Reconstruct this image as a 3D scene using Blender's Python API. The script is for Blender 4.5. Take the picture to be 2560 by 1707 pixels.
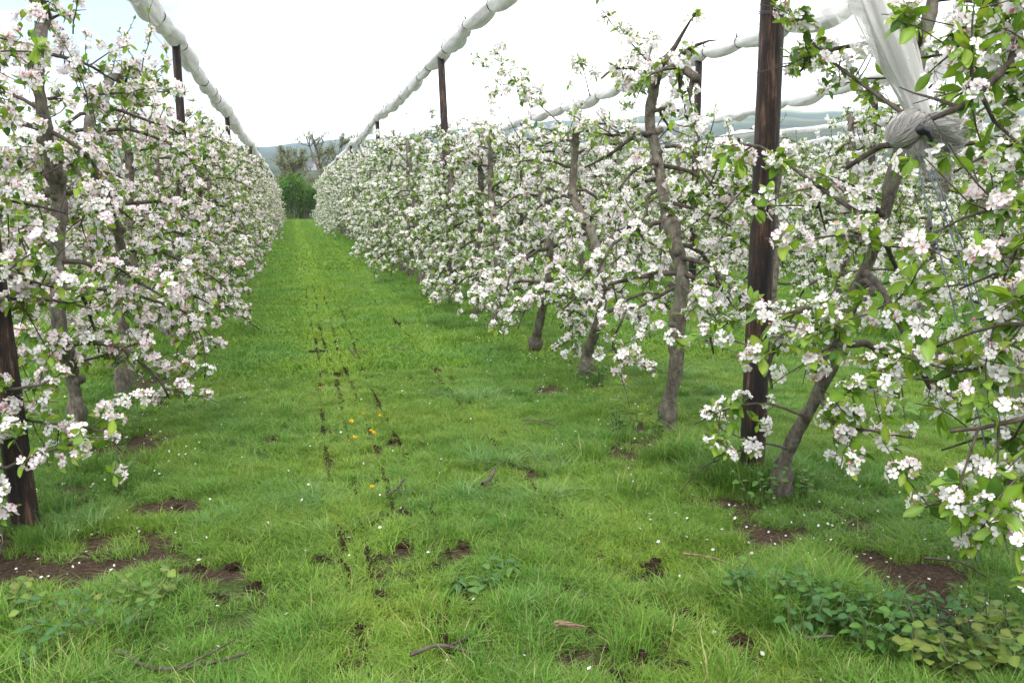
import bpy, math, random
import numpy as np
from mathutils import Matrix, Vector

PI = math.pi
rs = np.random.RandomState
for o in list(bpy.data.objects):
    bpy.data.objects.remove(o)
SC = bpy.context.scene
COL = SC.collection

# ------------------------------------------------------------------ camera
cam = bpy.data.cameras.new('camera')
cam.lens = 31.2
cam.sensor_width = 36.0
cam.clip_start = 0.05
cam.clip_end = 20000
camo = bpy.data.objects.new('camera', cam)
camo.location = (0, 0, 1.55)
camo.rotation_euler = (math.radians(90 - 8.84), 0, math.radians(-13.72))
COL.objects.link(camo)
SC.camera = camo

# ------------------------------------------------------------------ world: overcast sky
SUN_EL, SUN_AZ = math.radians(52), math.radians(200)     # azimuth clockwise from +Y
w = bpy.data.worlds.new('World')
SC.world = w
w.use_nodes = True
nt = w.node_tree
nt.nodes.clear()
N = nt.nodes.new
out = N('ShaderNodeOutputWorld')
sky = N('ShaderNodeTexSky')
sky.sky_type = 'NISHITA'
sky.sun_disc = False
sky.dust_density = 0.0
sky.air_density = 0.8
sky.ozone_density = 3.0
sky.sun_elevation = SUN_EL
sky.sun_rotation = SUN_AZ
bg1 = N('ShaderNodeBackground')
bg1.inputs['Strength'].default_value = 0.075
nt.links.new(sky.outputs[0], bg1.inputs['Color'])
bg2 = N('ShaderNodeBackground')
bg2.inputs['Color'].default_value = (0.985, 0.99, 1.0, 1)
bg2.inputs['Strength'].default_value = 1.55
tc = N('ShaderNodeTexCoord')
mp = N('ShaderNodeMapping')
mp.inputs['Scale'].default_value = (1.0, 1.0, 2.2)
mp.inputs['Location'].default_value = (0, 0, 0.13)
mp.inputs['Rotation'].default_value = (0, 0, -1.04)
nt.links.new(tc.outputs['Generated'], mp.inputs['Vector'])
noi = N('ShaderNodeTexNoise')
noi.inputs['Scale'].default_value = 1.9
noi.inputs['Detail'].default_value = 6
noi.inputs['Roughness'].default_value = 0.5
nt.links.new(mp.outputs[0], noi.inputs['Vector'])
rp = N('ShaderNodeValToRGB')
rp.color_ramp.elements[0].position = 0.36
rp.color_ramp.elements[0].color = (0.16, 0.16, 0.16, 1)
rp.color_ramp.elements[1].position = 0.52
rp.color_ramp.elements[1].color = (1, 1, 1, 1)
nt.links.new(noi.outputs['Fac'], rp.inputs['Fac'])
mx = N('ShaderNodeMixShader')
nt.links.new(rp.outputs['Color'], mx.inputs['Fac'])
nt.links.new(bg1.outputs[0], mx.inputs[1])
nt.links.new(bg2.outputs[0], mx.inputs[2])
nt.links.new(mx.outputs[0], out.inputs['Surface'])

# ------------------------------------------------------------------ soft sun through thin cloud
sl = bpy.data.lights.new('sun', 'SUN')
sl.energy = 1.3
sl.angle = math.radians(18)
sl.color = (1.0, 0.96, 0.9)
so = bpy.data.objects.new('sun', sl)
sd = Vector((math.sin(SUN_AZ) * math.cos(SUN_EL), math.cos(SUN_AZ) * math.cos(SUN_EL), math.sin(SUN_EL)))
so.rotation_euler = sd.to_track_quat('Z', 'Y').to_euler()
so.location = (0, 0, 30)
COL.objects.link(so)

SC.view_settings.view_transform = 'Standard'
SC.view_settings.look = 'None'
SC.view_settings.exposure = 1.15
SC.view_settings.gamma = 1.0
SC.view_settings.use_curve_mapping = False
SC.render.engine = 'CYCLES'
cy = SC.cycles
cy.max_bounces = 6
cy.diffuse_bounces = 3
cy.glossy_bounces = 2
cy.transmission_bounces = 4
cy.transparent_max_bounces = 16
cy.volume_bounces = 0
cy.caustics_reflective = False
cy.caustics_refractive = False
cy.sample_clamp_indirect = 6
cy.use_denoising = True
try:
    cy.denoising_prefilter = 'ACCURATE'
    cy.denoising_input_passes = 'RGB_ALBEDO_NORMAL'
except Exception:
    pass


# ------------------------------------------------------------------ helpers: materials
def new_mat(name):
    m = bpy.data.materials.new(name)
    m.use_nodes = True
    m.node_tree.nodes.clear()
    return m, m.node_tree.nodes, m.node_tree.links


def mixcol(n, l, fac, a, b, blend='MIX'):
    x = n.new('ShaderNodeMix')
    x.data_type = 'RGBA'
    x.blend_type = blend
    for sock, v in ((x.inputs[0], fac), (x.inputs[6], a), (x.inputs[7], b)):
        if isinstance(v, bpy.types.NodeSocket):
            l.new(v, sock)
        elif isinstance(v, (int, float)):
            sock.default_value = v
        else:
            sock.default_value = (v[0], v[1], v[2], 1)
    return x.outputs[2]


def noise(n, l, scale, detail=4, rough=0.55, vec=None, stretch=None):
    t = n.new('ShaderNodeTexNoise')
    t.inputs['Scale'].default_value = scale
    t.inputs['Detail'].default_value = detail
    t.inputs['Roughness'].default_value = rough
    if vec is not None:
        if stretch:
            m = n.new('ShaderNodeMapping')
            m.inputs['Scale'].default_value = stretch
            l.new(vec, m.inputs['Vector'])
            vec = m.outputs[0]
        l.new(vec, t.inputs['Vector'])
    return t.outputs['Fac']


def ramp(n, l, fac, stops):
    r = n.new('ShaderNodeValToRGB')
    while len(r.color_ramp.elements) < len(stops):
        r.color_ramp.elements.new(0.5)
    for e, (p, c) in zip(r.color_ramp.elements, stops):
        e.position = p
        e.color = (c, c, c, 1) if isinstance(c, (int, float)) else (c[0], c[1], c[2], 1)
    l.new(fac, r.inputs['Fac'])
    return r.outputs['Color']


def finish(n, l, shader):
    o = n.new('ShaderNodeOutputMaterial')
    l.new(shader, o.inputs['Surface'])


def principled(n, l, col, rough=0.8, spec=0.2, bump=None, dist=0.01, strength=0.6):
    p = n.new('ShaderNodeBsdfPrincipled')
    if isinstance(col, bpy.types.NodeSocket):
        l.new(col, p.inputs['Base Color'])
    else:
        p.inputs['Base Color'].default_value = (*col, 1)
    p.inputs['Roughness'].default_value = rough
    p.inputs['Specular IOR Level'].default_value = spec
    if bump is not None:
        b = n.new('ShaderNodeBump')
        b.inputs['Strength'].default_value = strength
        b.inputs['Distance'].default_value = dist
        l.new(bump, b.inputs['Height'])
        l.new(b.outputs[0], p.inputs['Normal'])
    return p.outputs[0]


def attr(n, name='col'):
    a = n.new('ShaderNodeAttribute')
    a.attribute_name = name
    return a.outputs['Color'], a.outputs['Fac']


def leafy(name, trans=0.4, rough=0.5, spec=0.25, tint=(1.15, 1.25, 0.6), vary=None):
    m, n, l = new_mat(name)
    c, _ = attr(n)
    if vary:
        c = vary(n, l, c)
    p = principled(n, l, c, rough, spec)
    t = n.new('ShaderNodeBsdfTranslucent')
    l.new(mixcol(n, l, 1.0, c, tint, 'MULTIPLY'), t.inputs['Color'])
    x = n.new('ShaderNodeMixShader')
    x.inputs[0].default_value = trans
    l.new(p, x.inputs[1])
    l.new(t.outputs[0], x.inputs[2])
    finish(n, l, x.outputs[0])
    return m


M = {}
M['petal'] = leafy('petal', 0.38, 0.6, 0.12, (1.0, 0.98, 0.97))
M['leaf'] = leafy('leaf', 0.38, 0.42, 0.35, (1.3, 1.35, 0.5))
M['weed'] = leafy('weed', 0.3, 0.5, 0.25, (1.15, 1.25, 0.6))


def grass_vary(n, l, c):
    g = n.new('ShaderNodeNewGeometry')
    sx = n.new('ShaderNodeSeparateXYZ')
    l.new(g.outputs['Position'], sx.inputs[0])
    f1 = ramp(n, l, noise(n, l, 0.9, 3, 0.55, g.outputs['Position']), [(0.38, 0.0), (0.62, 1.0)])
    c1 = mixcol(n, l, f1, mixcol(n, l, 1.0, c, (0.86, 0.98, 1.1), 'MULTIPLY'), mixcol(n, l, 1.0, c, (1.06, 1.03, 0.88), 'MULTIPLY'))
    # the middle of the aisle is a paler, younger sward
    md = n.new('ShaderNodeMath'); md.operation = 'SUBTRACT'; md.inputs[1].default_value = 0.42
    l.new(sx.outputs['X'], md.inputs[0])
    ab = n.new('ShaderNodeMath'); ab.operation = 'ABSOLUTE'
    l.new(md.outputs[0], ab.inputs[0])
    f2 = ramp(n, l, ab.outputs[0], [(0.05, 0.62), (0.95, 0.0)])
    c2 = mixcol(n, l, f2, c1, mixcol(n, l, 1.0, c1, (1.17, 1.07, 0.84), 'MULTIPLY'))
    # bands left by the mower: sheen of the laid blades, put into the colour
    wv = n.new('ShaderNodeMath'); wv.operation = 'SINE'
    ml = n.new('ShaderNodeMath'); ml.operation = 'MULTIPLY'; ml.inputs[1].default_value = 5.6
    l.new(sx.outputs['X'], ml.inputs[0]); l.new(ml.outputs[0], wv.inputs[0])
    c3 = mixcol(n, l, ramp(n, l, wv.outputs[0], [(0.1, 0.0), (0.7, 1.0)]), mixcol(n, l, 1.0, c2, (0.88, 0.94, 0.95), 'MULTIPLY'), mixcol(n, l, 1.0, c2, (1.06, 1.05, 1.12), 'MULTIPLY'))
    return c3


M['grass'] = leafy('grass', 0.35, 0.5, 0.2, (1.15, 1.2, 0.55), grass_vary)

# bark: grey-brown, vertical fissures, lichen
m, n, l = new_mat('bark')
tcn = n.new('ShaderNodeTexCoord').outputs['Object']
f = noise(n, l, 24, 8, 0.75, tcn, (1, 1, 0.55))
g2 = noise(n, l, 5, 3, 0.6, tcn)
c = ramp(n, l, f, [(0.3, (0.04, 0.032, 0.025)), (0.5, (0.145, 0.125, 0.1)), (0.68, (0.29, 0.26, 0.215))])
c = mixcol(n, l, ramp(n, l, g2, [(0.5, 0.0), (0.66, 0.6)]), c, (0.16, 0.18, 0.12))
c = mixcol(n, l, ramp(n, l, noise(n, l, 9, 5, 0.7, tcn), [(0.56, 0.0), (0.66, 0.75)]), c, (0.05, 0.03, 0.02))
finish(n, l, principled(n, l, c, 0.9, 0.15, noise(n, l, 36, 8, 0.75, tcn, (1, 1, 0.5)), 0.02, 1.0))
M['bark'] = m

m, n, l = new_mat('twig_bark')
tcn = n.new('ShaderNodeTexCoord').outputs['Object']
f = noise(n, l, 30, 4, 0.6, tcn)
c = ramp(n, l, f, [(0.3, (0.03, 0.023, 0.018)), (0.7, (0.12, 0.1, 0.08))])
finish(n, l, principled(n, l, c, 0.85, 0.2, f, 0.004))
M['twig_bark'] = m

# creosoted post: near-black tar with worn red-brown grain showing through in vertical streaks
m, n, l = new_mat('creosoted_wood')
tcn = n.new('ShaderNodeTexCoord').outputs['Object']
streak = noise(n, l, 75, 8, 0.8, tcn, (1, 1, 0.05))
big = noise(n, l, 6, 8, 0.72, tcn, (1.6, 1.6, 0.4))
add = n.new('ShaderNodeMath'); add.operation = 'ADD'
l.new(streak, add.inputs[0]); l.new(big, add.inputs[1])
c = ramp(n, l, add.outputs[0], [(0.43, (0.005, 0.004, 0.005)), (0.49, (0.014, 0.009, 0.008)), (0.54, (0.045, 0.022, 0.014)), (0.61, (0.16, 0.095, 0.065))])
# ramp input runs 0..2
half = n.new('ShaderNodeMath'); half.operation = 'MULTIPLY'; half.inputs[1].default_value = 0.5
l.new(add.outputs[0], half.inputs[0])
r_ = [x for x in n if x.type == 'VALTORGB'][-1]
l.new(half.outputs[0], r_.inputs['Fac'])
finish(n, l, principled(n, l, c, 0.62, 0.3, streak, 0.008, 0.9))
M['post'] = m

m, n, l = new_mat('bare_wood')
tcn = n.new('ShaderNodeTexCoord').outputs['Object']
f = noise(n, l, 30, 5, 0.6, tcn, (1, 1, 0.2))
finish(n, l, principled(n, l, ramp(n, l, f, [(0.35, (0.07, 0.04, 0.026)), (0.65, (0.24, 0.165, 0.11))]), 0.85, 0.1, f, 0.004))
M['bare_wood'] = m

# rolled hail net: white polyethylene, folds as fine relief, light comes through
m, n, l = new_mat('net_roll')
tcn = n.new('ShaderNodeTexCoord').outputs['Object']
f = noise(n, l, 17, 7, 0.68, tcn, (1, 0.09, 1))
c = ramp(n, l, f, [(0.34, (0.56, 0.555, 0.54)), (0.6, (0.8, 0.795, 0.79))])  # greyer streaks: shading of the folds put into the colour
p = principled(n, l, c, 0.7, 0.15, f, 0.03, 0.7)
t = n.new('ShaderNodeBsdfTranslucent')
l.new(c, t.inputs['Color'])
x = n.new('ShaderNodeMixShader'); x.inputs[0].default_value = 0.35
l.new(p, x.inputs[1]); l.new(t.outputs[0], x.inputs[2])
finish(n, l, x.outputs[0])
M['net'] = m


def net_sheet(name, thin, thick, scale):
    m, n, l = new_mat(name)
    uv = n.new('ShaderNodeAttribute'); uv.attribute_name = 'weave'
    sep = n.new('ShaderNodeSeparateXYZ')
    l.new(uv.outputs['Vector'], sep.inputs[0])
    # threads lie closer together along the folds
    fold = ramp(n, l, noise(n, l, 16, 4, 0.65, uv.outputs['Vector'], (2.6, 0.22, 1)), [(0.36, thin), (0.62, thick)])
    fs = []
    for ax in ('X', 'Y'):
        mu = n.new('ShaderNodeMath'); mu.operation = 'MULTIPLY'; mu.inputs[1].default_value = scale
        l.new(sep.outputs[ax], mu.inputs[0])
        fr = n.new('ShaderNodeMath'); fr.operation = 'FRACT'
        l.new(mu.outputs[0], fr.inputs[0])
        lt = n.new('ShaderNodeMath'); lt.operation = 'LESS_THAN'
        l.new(fr.outputs[0], lt.inputs[0]); l.new(fold, lt.inputs[1])
        fs.append(lt.outputs[0])
    mxn = n.new('ShaderNodeMath'); mxn.operation = 'MAXIMUM'
    l.new(fs[0], mxn.inputs[0]); l.new(fs[1], mxn.inputs[1])
    d = principled(n, l, (0.68, 0.67, 0.65), 0.7, 0.15)
    t = n.new('ShaderNodeBsdfTranslucent'); t.inputs['Color'].default_value = (0.7, 0.69, 0.67, 1)
    a = n.new('ShaderNodeMixShader'); a.inputs[0].default_value = 0.4
    l.new(d, a.inputs[1]); l.new(t.outputs[0], a.inputs[2])
    tr = n.new('ShaderNodeBsdfTransparent')
    b = n.new('ShaderNodeMixShader')
    l.new(mxn.outputs[0], b.inputs[0]); l.new(tr.outputs[0], b.inputs[1]); l.new(a.outputs[0], b.inputs[2])
    finish(n, l, b.outputs[0])
    return m


M['net_sheet'] = net_sheet('net_sheet', 0.13, 0.36, 170)
M['net_fold'] = net_sheet('net_fold', 0.22, 0.72, 170)

m, n, l = new_mat('net_strand')
finish(n, l, principled(n, l, (0.4, 0.385, 0.36), 0.75, 0.1))
M['strand'] = m
m, n, l = new_mat('black_rubber')
finish(n, l, principled(n, l, (0.012, 0.013, 0.018), 0.35, 0.5))
M['rubber'] = m
m, n, l = new_mat('steel_wire')
p = n.new('ShaderNodeBsdfPrincipled')
p.inputs['Base Color'].default_value = (0.1, 0.12, 0.15, 1)
p.inputs['Roughness'].default_value = 0.45
p.inputs['Metallic'].default_value = 0.6
finish(n, l, p.outputs[0])
M['wire'] = m

# ground: soil, thatch and moss; bare patches come from the 'soil' value on the mesh
m, n, l = new_mat('ground')
g = n.new('ShaderNodeNewGeometry').outputs['Position']
_, sf = attr(n, 'soil')
fine = noise(n, l, 55, 6, 0.7, g)
mid = noise(n, l, 7, 5, 0.6, g)
soil = ramp(n, l, fine, [(0.3, (0.022, 0.014, 0.009)), (0.55, (0.075, 0.05, 0.033)), (0.8, (0.19, 0.14, 0.095))])
thatch = ramp(n, l, fine, [(0.3, (0.03, 0.04, 0.012)), (0.5, (0.06, 0.1, 0.024)), (0.75, (0.13, 0.17, 0.045))])
ad = n.new('ShaderNodeMath'); ad.operation = 'ADD'
l.new(sf, ad.inputs[0]); l.new(ramp(n, l, mid, [(0.38, 0.0), (0.68, 0.62)]), ad.inputs[1])
c = mixcol(n, l, ramp(n, l, ad.outputs[0], [(0.42, 0.0), (0.8, 1.0)]), thatch, soil)
finish(n, l, principled(n, l, c, 0.95, 0.1, fine, 0.03, 1.0))
M['ground'] = m

m, n, l = new_mat('clod')
tcn = n.new('ShaderNodeTexCoord').outputs['Object']
f = noise(n, l, 60, 5, 0.7, tcn)
finish(n, l, principled(n, l, ramp(n, l, f, [(0.35, (0.008, 0.005, 0.003)), (0.7, (0.055, 0.034, 0.022))]), 0.95, 0.1, f, 0.01, 1.0))
M['clod'] = m
m, n, l = new_mat('stone')
tcn = n.new('ShaderNodeTexCoord').outputs['Object']
f = noise(n, l, 40, 4, 0.6, tcn)
finish(n, l, principled(n, l, ramp(n, l, f, [(0.3, (0.1, 0.07, 0.048)), (0.7, (0.2, 0.15, 0.1))]), 0.85, 0.2, f, 0.004))
M['stone'] = m

# far country: wooded slopes with a few fields
m, n, l = new_mat('far_slopes')
g = n.new('ShaderNodeNewGeometry').outputs['Position']
vor = n.new('ShaderNodeTexVoronoi'); vor.inputs['Scale'].default_value = 0.0065
mpv = n.new('ShaderNodeMapping'); mpv.inputs['Scale'].default_value = (1, 0.5, 0.0)
l.new(g, mpv.inputs['Vector']); l.new(mpv.outputs[0], vor.inputs['Vector'])
sepc = n.new('ShaderNodeSeparateColor')
l.new(vor.outputs['Color'], sepc.inputs[0])
field = ramp(n, l, sepc.outputs[0], [(0.0, (0.12, 0.2, 0.05)), (0.4, (0.22, 0.28, 0.1)), (0.62, (0.34, 0.33, 0.12)), (0.8, (0.3, 0.24, 0.16))])
[x for x in n if x.type == 'VALTORGB'][-1].color_ramp.interpolation = 'CONSTANT'
wood = ramp(n, l, noise(n, l, 0.02, 8, 0.75, g), [(0.35, (0.02, 0.032, 0.018)), (0.65, (0.085, 0.095, 0.05))])
sx = n.new('ShaderNodeSeparateXYZ'); l.new(g, sx.inputs[0])
rx = n.new('ShaderNodeMapRange')
rx.inputs['From Min'].default_value = 750; rx.inputs['From Max'].default_value = 1500
l.new(sx.outputs['X'], rx.inputs['Value'])
wf = ramp(n, l, noise(n, l, 0.0022, 3, 0.5, g), [(0.44, 1.0), (0.5, 0.0)])
mulf = n.new('ShaderNodeMath'); mulf.operation = 'MULTIPLY'
inv = n.new('ShaderNodeMath'); inv.operation = 'SUBTRACT'; inv.inputs[0].default_value = 1.0
l.new(wf, inv.inputs[1])
l.new(inv.outputs[0], mulf.inputs[0]); l.new(rx.outputs[0], mulf.inputs[1])
c = mixcol(n, l, mulf.outputs[0], wood, field)
finish(n, l, principled(n, l, c, 0.95, 0.0))
M['far'] = m

m, n, l = new_mat('hedge_leaf'); 
M['hedge'] = leafy('hedge_leaf', 0.3, 0.45, 0.25, (1.1, 1.25, 0.5))
for nm, cc in (('house_wall', (0.38, 0.35, 0.33)), ('roof_slate', (0.085, 0.085, 0.1)), ('roof_tile', (0.3, 0.17, 0.14)), ('window_glass', (0.04, 0.05, 0.06))):
    m, n, l = new_mat(nm)
    tcn = n.new('ShaderNodeTexCoord').outputs['Object']
    f = noise(n, l, 1.5, 4, 0.6, tcn)
    finish(n, l, principled(n, l, mixcol(n, l, f, tuple(v * 0.8 for v in cc), tuple(min(1, v * 1.2) for v in cc)), 0.8, 0.2))
    M[nm] = m


# ------------------------------------------------------------------ helpers: geometry
class Buf:
    def __init__(s):
        s.v, s.f, s.c, s.n, s.w = [], [], [], 0, []

    def add(s, v, f, c=(0.5, 0.5, 0.5), w=None):
        v = np.asarray(v, np.float32).reshape(-1, 3)
        f = np.asarray(f, np.int64).reshape(-1, 3)
        c = np.asarray(c, np.float32)
        if c.ndim == 1:
            c = np.broadcast_to(c, (len(v), 3))
        s.v.append(v); s.f.append(f + s.n); s.c.append(c)
        if w is not None:
            s.w.append(np.asarray(w, np.float32))
        s.n += len(v)

    def arrays(s):
        return np.concatenate(s.v), np.concatenate(s.f), np.concatenate(s.c)

    def mesh(s, name, mat, smooth=True):
        me = bpy.data.meshes.new(name)
        if s.n:
            v, f, c = s.arrays()
            me.vertices.add(len(v)); me.vertices.foreach_set('co', v.ravel())
            nf = len(f)
            me.loops.add(nf * 3); me.polygons.add(nf)
            me.loops.foreach_set('vertex_index', f.astype(np.int32).ravel())
            me.polygons.foreach_set('loop_start', np.arange(0, nf * 3, 3, dtype=np.int32))
            me.polygons.foreach_set('use_smooth', np.full(nf, smooth, dtype=bool))
            a = me.attributes.new('col', 'FLOAT_COLOR', 'POINT')
            a.data.foreach_set('color', np.concatenate([c, np.ones((len(c), 1), np.float32)], 1).astype(np.float32).ravel())
            if s.w:
                a = me.attributes.new('weave', 'FLOAT_VECTOR', 'POINT')
                a.data.foreach_set('vector', np.concatenate(s.w).astype(np.float32).ravel())
            me.update(calc_edges=True)
        me.materials.append(mat)
        return me


def obj(name, data, parent=None, loc=None, **props):
    o = bpy.data.objects.new(name, data)
    COL.objects.link(o)
    if parent is not None:
        o.parent = parent
    if loc is not None:
        o.location = loc
    for k, v in props.items():
        o[k] = v
    return o


def thing(name, label, category, loc=(0, 0, 0), group=None):
    o = obj(name, None, None, loc, label=label, category=category)
    o.empty_display_size = 0.1
    if group:
        o['group'] = group
    return o


def unit(v):
    v = np.asarray(v, float)
    return v / (np.linalg.norm(v, axis=-1, keepdims=True) + 1e-9)


def tube(b, pts, rad, sides=6, col=(0.5, 0.5, 0.5), cap=True, lump=None):
    pts = np.asarray(pts, float)
    k = len(pts)
    rad = np.broadcast_to(np.asarray(rad, float), (k,))
    t = unit(np.gradient(pts, axis=0))
    ref = np.array([1.0, 0, 0]) if abs(t[0][0]) < 0.8 else np.array([0, 1.0, 0])
    U = np.zeros_like(pts)
    u = unit(ref - t[0] * np.dot(ref, t[0]))
    for i in range(k):
        u = u - t[i] * np.dot(u, t[i])
        u = u / (np.linalg.norm(u) + 1e-9)
        U[i] = u
    Wv = np.cross(t, U)
    a = np.linspace(0, 2 * PI, sides, endpoint=False)
    rr = np.repeat(rad[:, None], sides, 1)
    if lump is not None:
        rr = rr * lump(np.arange(k)[:, None] / max(1, k - 1), a[None, :])
    v = pts[:, None, :] + rr[..., None] * (np.cos(a)[None, :, None] * U[:, None, :] + np.sin(a)[None, :, None] * Wv[:, None, :])
    v = v.reshape(-1, 3)
    i = np.arange(k - 1)[:, None] * sides
    j = np.arange(sides)[None, :]
    j2 = (j + 1) % sides
    q = np.stack([i + j, i + j2, i + sides + j2, i + sides + j], -1).reshape(-1, 4)
    f = np.concatenate([q[:, [0, 1, 2]], q[:, [0, 2, 3]]])
    if cap:
        e = (k - 1) * sides
        f = np.concatenate([f, np.array([[e, e + x, e + x + 1] for x in range(1, sides - 1)]).reshape(-1, 3)])
    b.add(v, f, col)


def smooth_path(pts, n):
    pts = np.asarray(pts, float)
    d = np.concatenate([[0], np.cumsum(np.linalg.norm(np.diff(pts, axis=0), axis=1))])
    P = np.concatenate([[2 * pts[0] - pts[1]], pts, [2 * pts[-1] - pts[-2]]])
    D = np.concatenate([[-d[1]], d, [2 * d[-1] - d[-2]]]) if len(d) > 1 else d
    s = np.linspace(0, d[-1], n)
    o = []
    for x in s:
        i = int(np.clip(np.searchsorted(d, x, 'right') - 1, 0, len(d) - 2))
        h = d[i + 1] - d[i]
        u = (x - d[i]) / max(h, 1e-9)
        m0 = (P[i + 2] - P[i]) / (D[i + 2] - D[i] + 1e-9) * h
        m1 = (P[i + 3] - P[i + 1]) / (D[i + 3] - D[i + 1] + 1e-9) * h
        o.append((2 * u ** 3 - 3 * u ** 2 + 1) * P[i + 1] + (u ** 3 - 2 * u ** 2 + u) * m0 + (-2 * u ** 3 + 3 * u ** 2) * P[i + 2] + (u ** 3 - u ** 2) * m1)
    return np.array(o)


def frames(dirs, spin):
    """rotation matrices whose z axis is dirs, spun about it"""
    z = unit(dirs)
    ref = np.where(np.abs(z[:, 2:3]) < 0.9, np.array([[0, 0, 1.0]]), np.array([[1.0, 0, 0]]))
    x = unit(np.cross(ref, z))
    y = np.cross(z, x)
    c, s = np.cos(spin)[:, None], np.sin(spin)[:, None]
    x2 = x * c + y * s
    y2 = np.cross(z, x2)
    return np.stack([x2, y2, z], -1)


def scatter(b, tmpl, pos, R, scale, tint=None):
    """add transformed copies of (v, f, c) to the buffer"""
    v, f, c = tmpl
    k = len(pos)
    if k == 0:
        return
    V = np.einsum('nij,mj->nmi', R, v) * np.asarray(scale)[:, None, None] + np.asarray(pos)[:, None, :]
    F = f[None] + (np.arange(k) * len(v))[:, None, None]
    Cc = np.broadcast_to(c[None], (k, len(v), 3))
    if tint is not None:
        Cc = Cc * tint[:, None, :]
    b.add(V.reshape(-1, 3), F.reshape(-1, 3), Cc.reshape(-1, 3))


def tmpl_of(b):
    return b.arrays()


# ------------------------------------------------------------------ blossom and leaf shapes
def add_flower(b, lod, rng, pos, d, L, pink, opened, faded):
    Rm = frames(np.array([d]), np.array([rng.uniform(0, 6.28)]))[0]
    white = np.array([0.9, 0.88, 0.9])
    rose = np.array([0.84, 0.5, 0.66])
    npet = 5 if not faded else rng.randint(1, 4)
    for k in range(npet):
        a = k * 2 * PI / 5 + rng.uniform(-0.15, 0.15)
        l_ = L * rng.uniform(0.88, 1.1)
        cup = opened * rng.uniform(0.4, 1.6)
        sway = rng.uniform(-0.2, 0.2)
        pk = np.clip(pink * rng.uniform(0.2, 1.8), 0, 1)
        ca, sa = math.cos(a), math.sin(a)
        if lod == 0:
            r = np.array([0.06, 0.34, 0.7, 1.0])
            hw = np.array([0.04, 0.24, 0.38, 0.21])
            z = cup * (r ** 1.6) - 0.18 * np.maximum(0, r - 0.6) * rng.uniform(0, 2)
            vs, cs = [(r[0], 0, z[0])], [0.1]
            for i in (1, 2, 3):
                for s in (-1, 0, 1):
                    rr = r[i] - (0.08 if (i == 3 and s == 0) else 0) - (0.07 if (i == 3 and s) else 0)
                    vs.append((rr, s * hw[i], z[i] + abs(s) * 0.12 + sway * s * 0.25))
                    cs.append(0.15 + 0.5 * (abs(s)) * r[i])
            f = [(0, 2, 1), (0, 3, 2)]
            for i in (0, 1):
                o = 1 + i * 3
                for s in (0, 1):
                    f += [(o + s, o + s + 1, o + 4 + s), (o + s, o + 4 + s, o + 3 + s)]
        else:
            z1, z2 = cup * 0.4, cup * rng.uniform(0.8, 1.1)
            vs = [(0.06, 0, 0), (0.6, -0.37, z1 + sway * .2), (1.0, -0.2, z2), (1.0, 0.2, z2), (0.6, 0.37, z1 - sway * .2)]
            cs = [0.1, 0.5, 0.5, 0.5, 0.5]
            f = [(0, 1, 2), (0, 2, 3), (0, 3, 4)]
        vs = np.array(vs) * l_
        v = np.stack([vs[:, 0] * ca - vs[:, 1] * sa, vs[:, 0] * sa + vs[:, 1] * ca, vs[:, 2]], 1)
        cs = np.clip(np.array(cs)[:, None] * pk * 1.5, 0, 1)
        col = white * (1 - cs) + rose * cs
        b.add(v @ Rm.T + pos, f, col)
    # stamens
    ns = (7 if lod == 0 else 3) + (5 if faded else 0)
    for k in range(ns):
        a = rng.uniform(0, 6.28)
        h = L * rng.uniform(0.35, 0.55)
        sp = L * rng.uniform(0.1, 0.3)
        wv = L * (0.03 if lod == 0 else 0.08)
        p0 = np.array([math.cos(a) * sp * 0.2, math.sin(a) * sp * 0.2, 0])
        p1 = np.array([math.cos(a) * sp, math.sin(a) * sp, h])
        side = np.array([-math.sin(a), math.cos(a), 0]) * wv
        base = np.array([0.45, 0.5, 0.2]) if not faded else np.array([0.42, 0.32, 0.16])
        tip = np.array([0.72, 0.6, 0.2]) if not faded else np.array([0.5, 0.36, 0.17])
        v = np.array([p0 - side, p0 + side, p1 + side * 1.6, p1 - side * 1.6])
        b.add(v @ Rm.T + pos, [(0, 1, 2), (0, 2, 3)], np.array([base, base, tip, tip]))


def add_bud(b, rng, pos, d, r):
    Rm = frames(np.array([d]), np.array([rng.uniform(0, 6.28)]))[0]
    v, c = [(0, 0, -1.2)], [(0.2, 0.3, 0.08)]
    for k in range(5):
        a = k * 2 * PI / 5
        v.append((math.cos(a), math.sin(a), 0.1)); c.append((0.72, 0.22, 0.34))
    v.append((0, 0, 1.3)); c.append((0.85, 0.5, 0.6))
    f = []
    for k in range(5):
        f += [(0, 1 + (k + 1) % 5, 1 + k), (1 + k, 1 + (k + 1) % 5, 6)]
    b.add((np.array(v) * r) @ Rm.T + pos, f, np.array(c))


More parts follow.
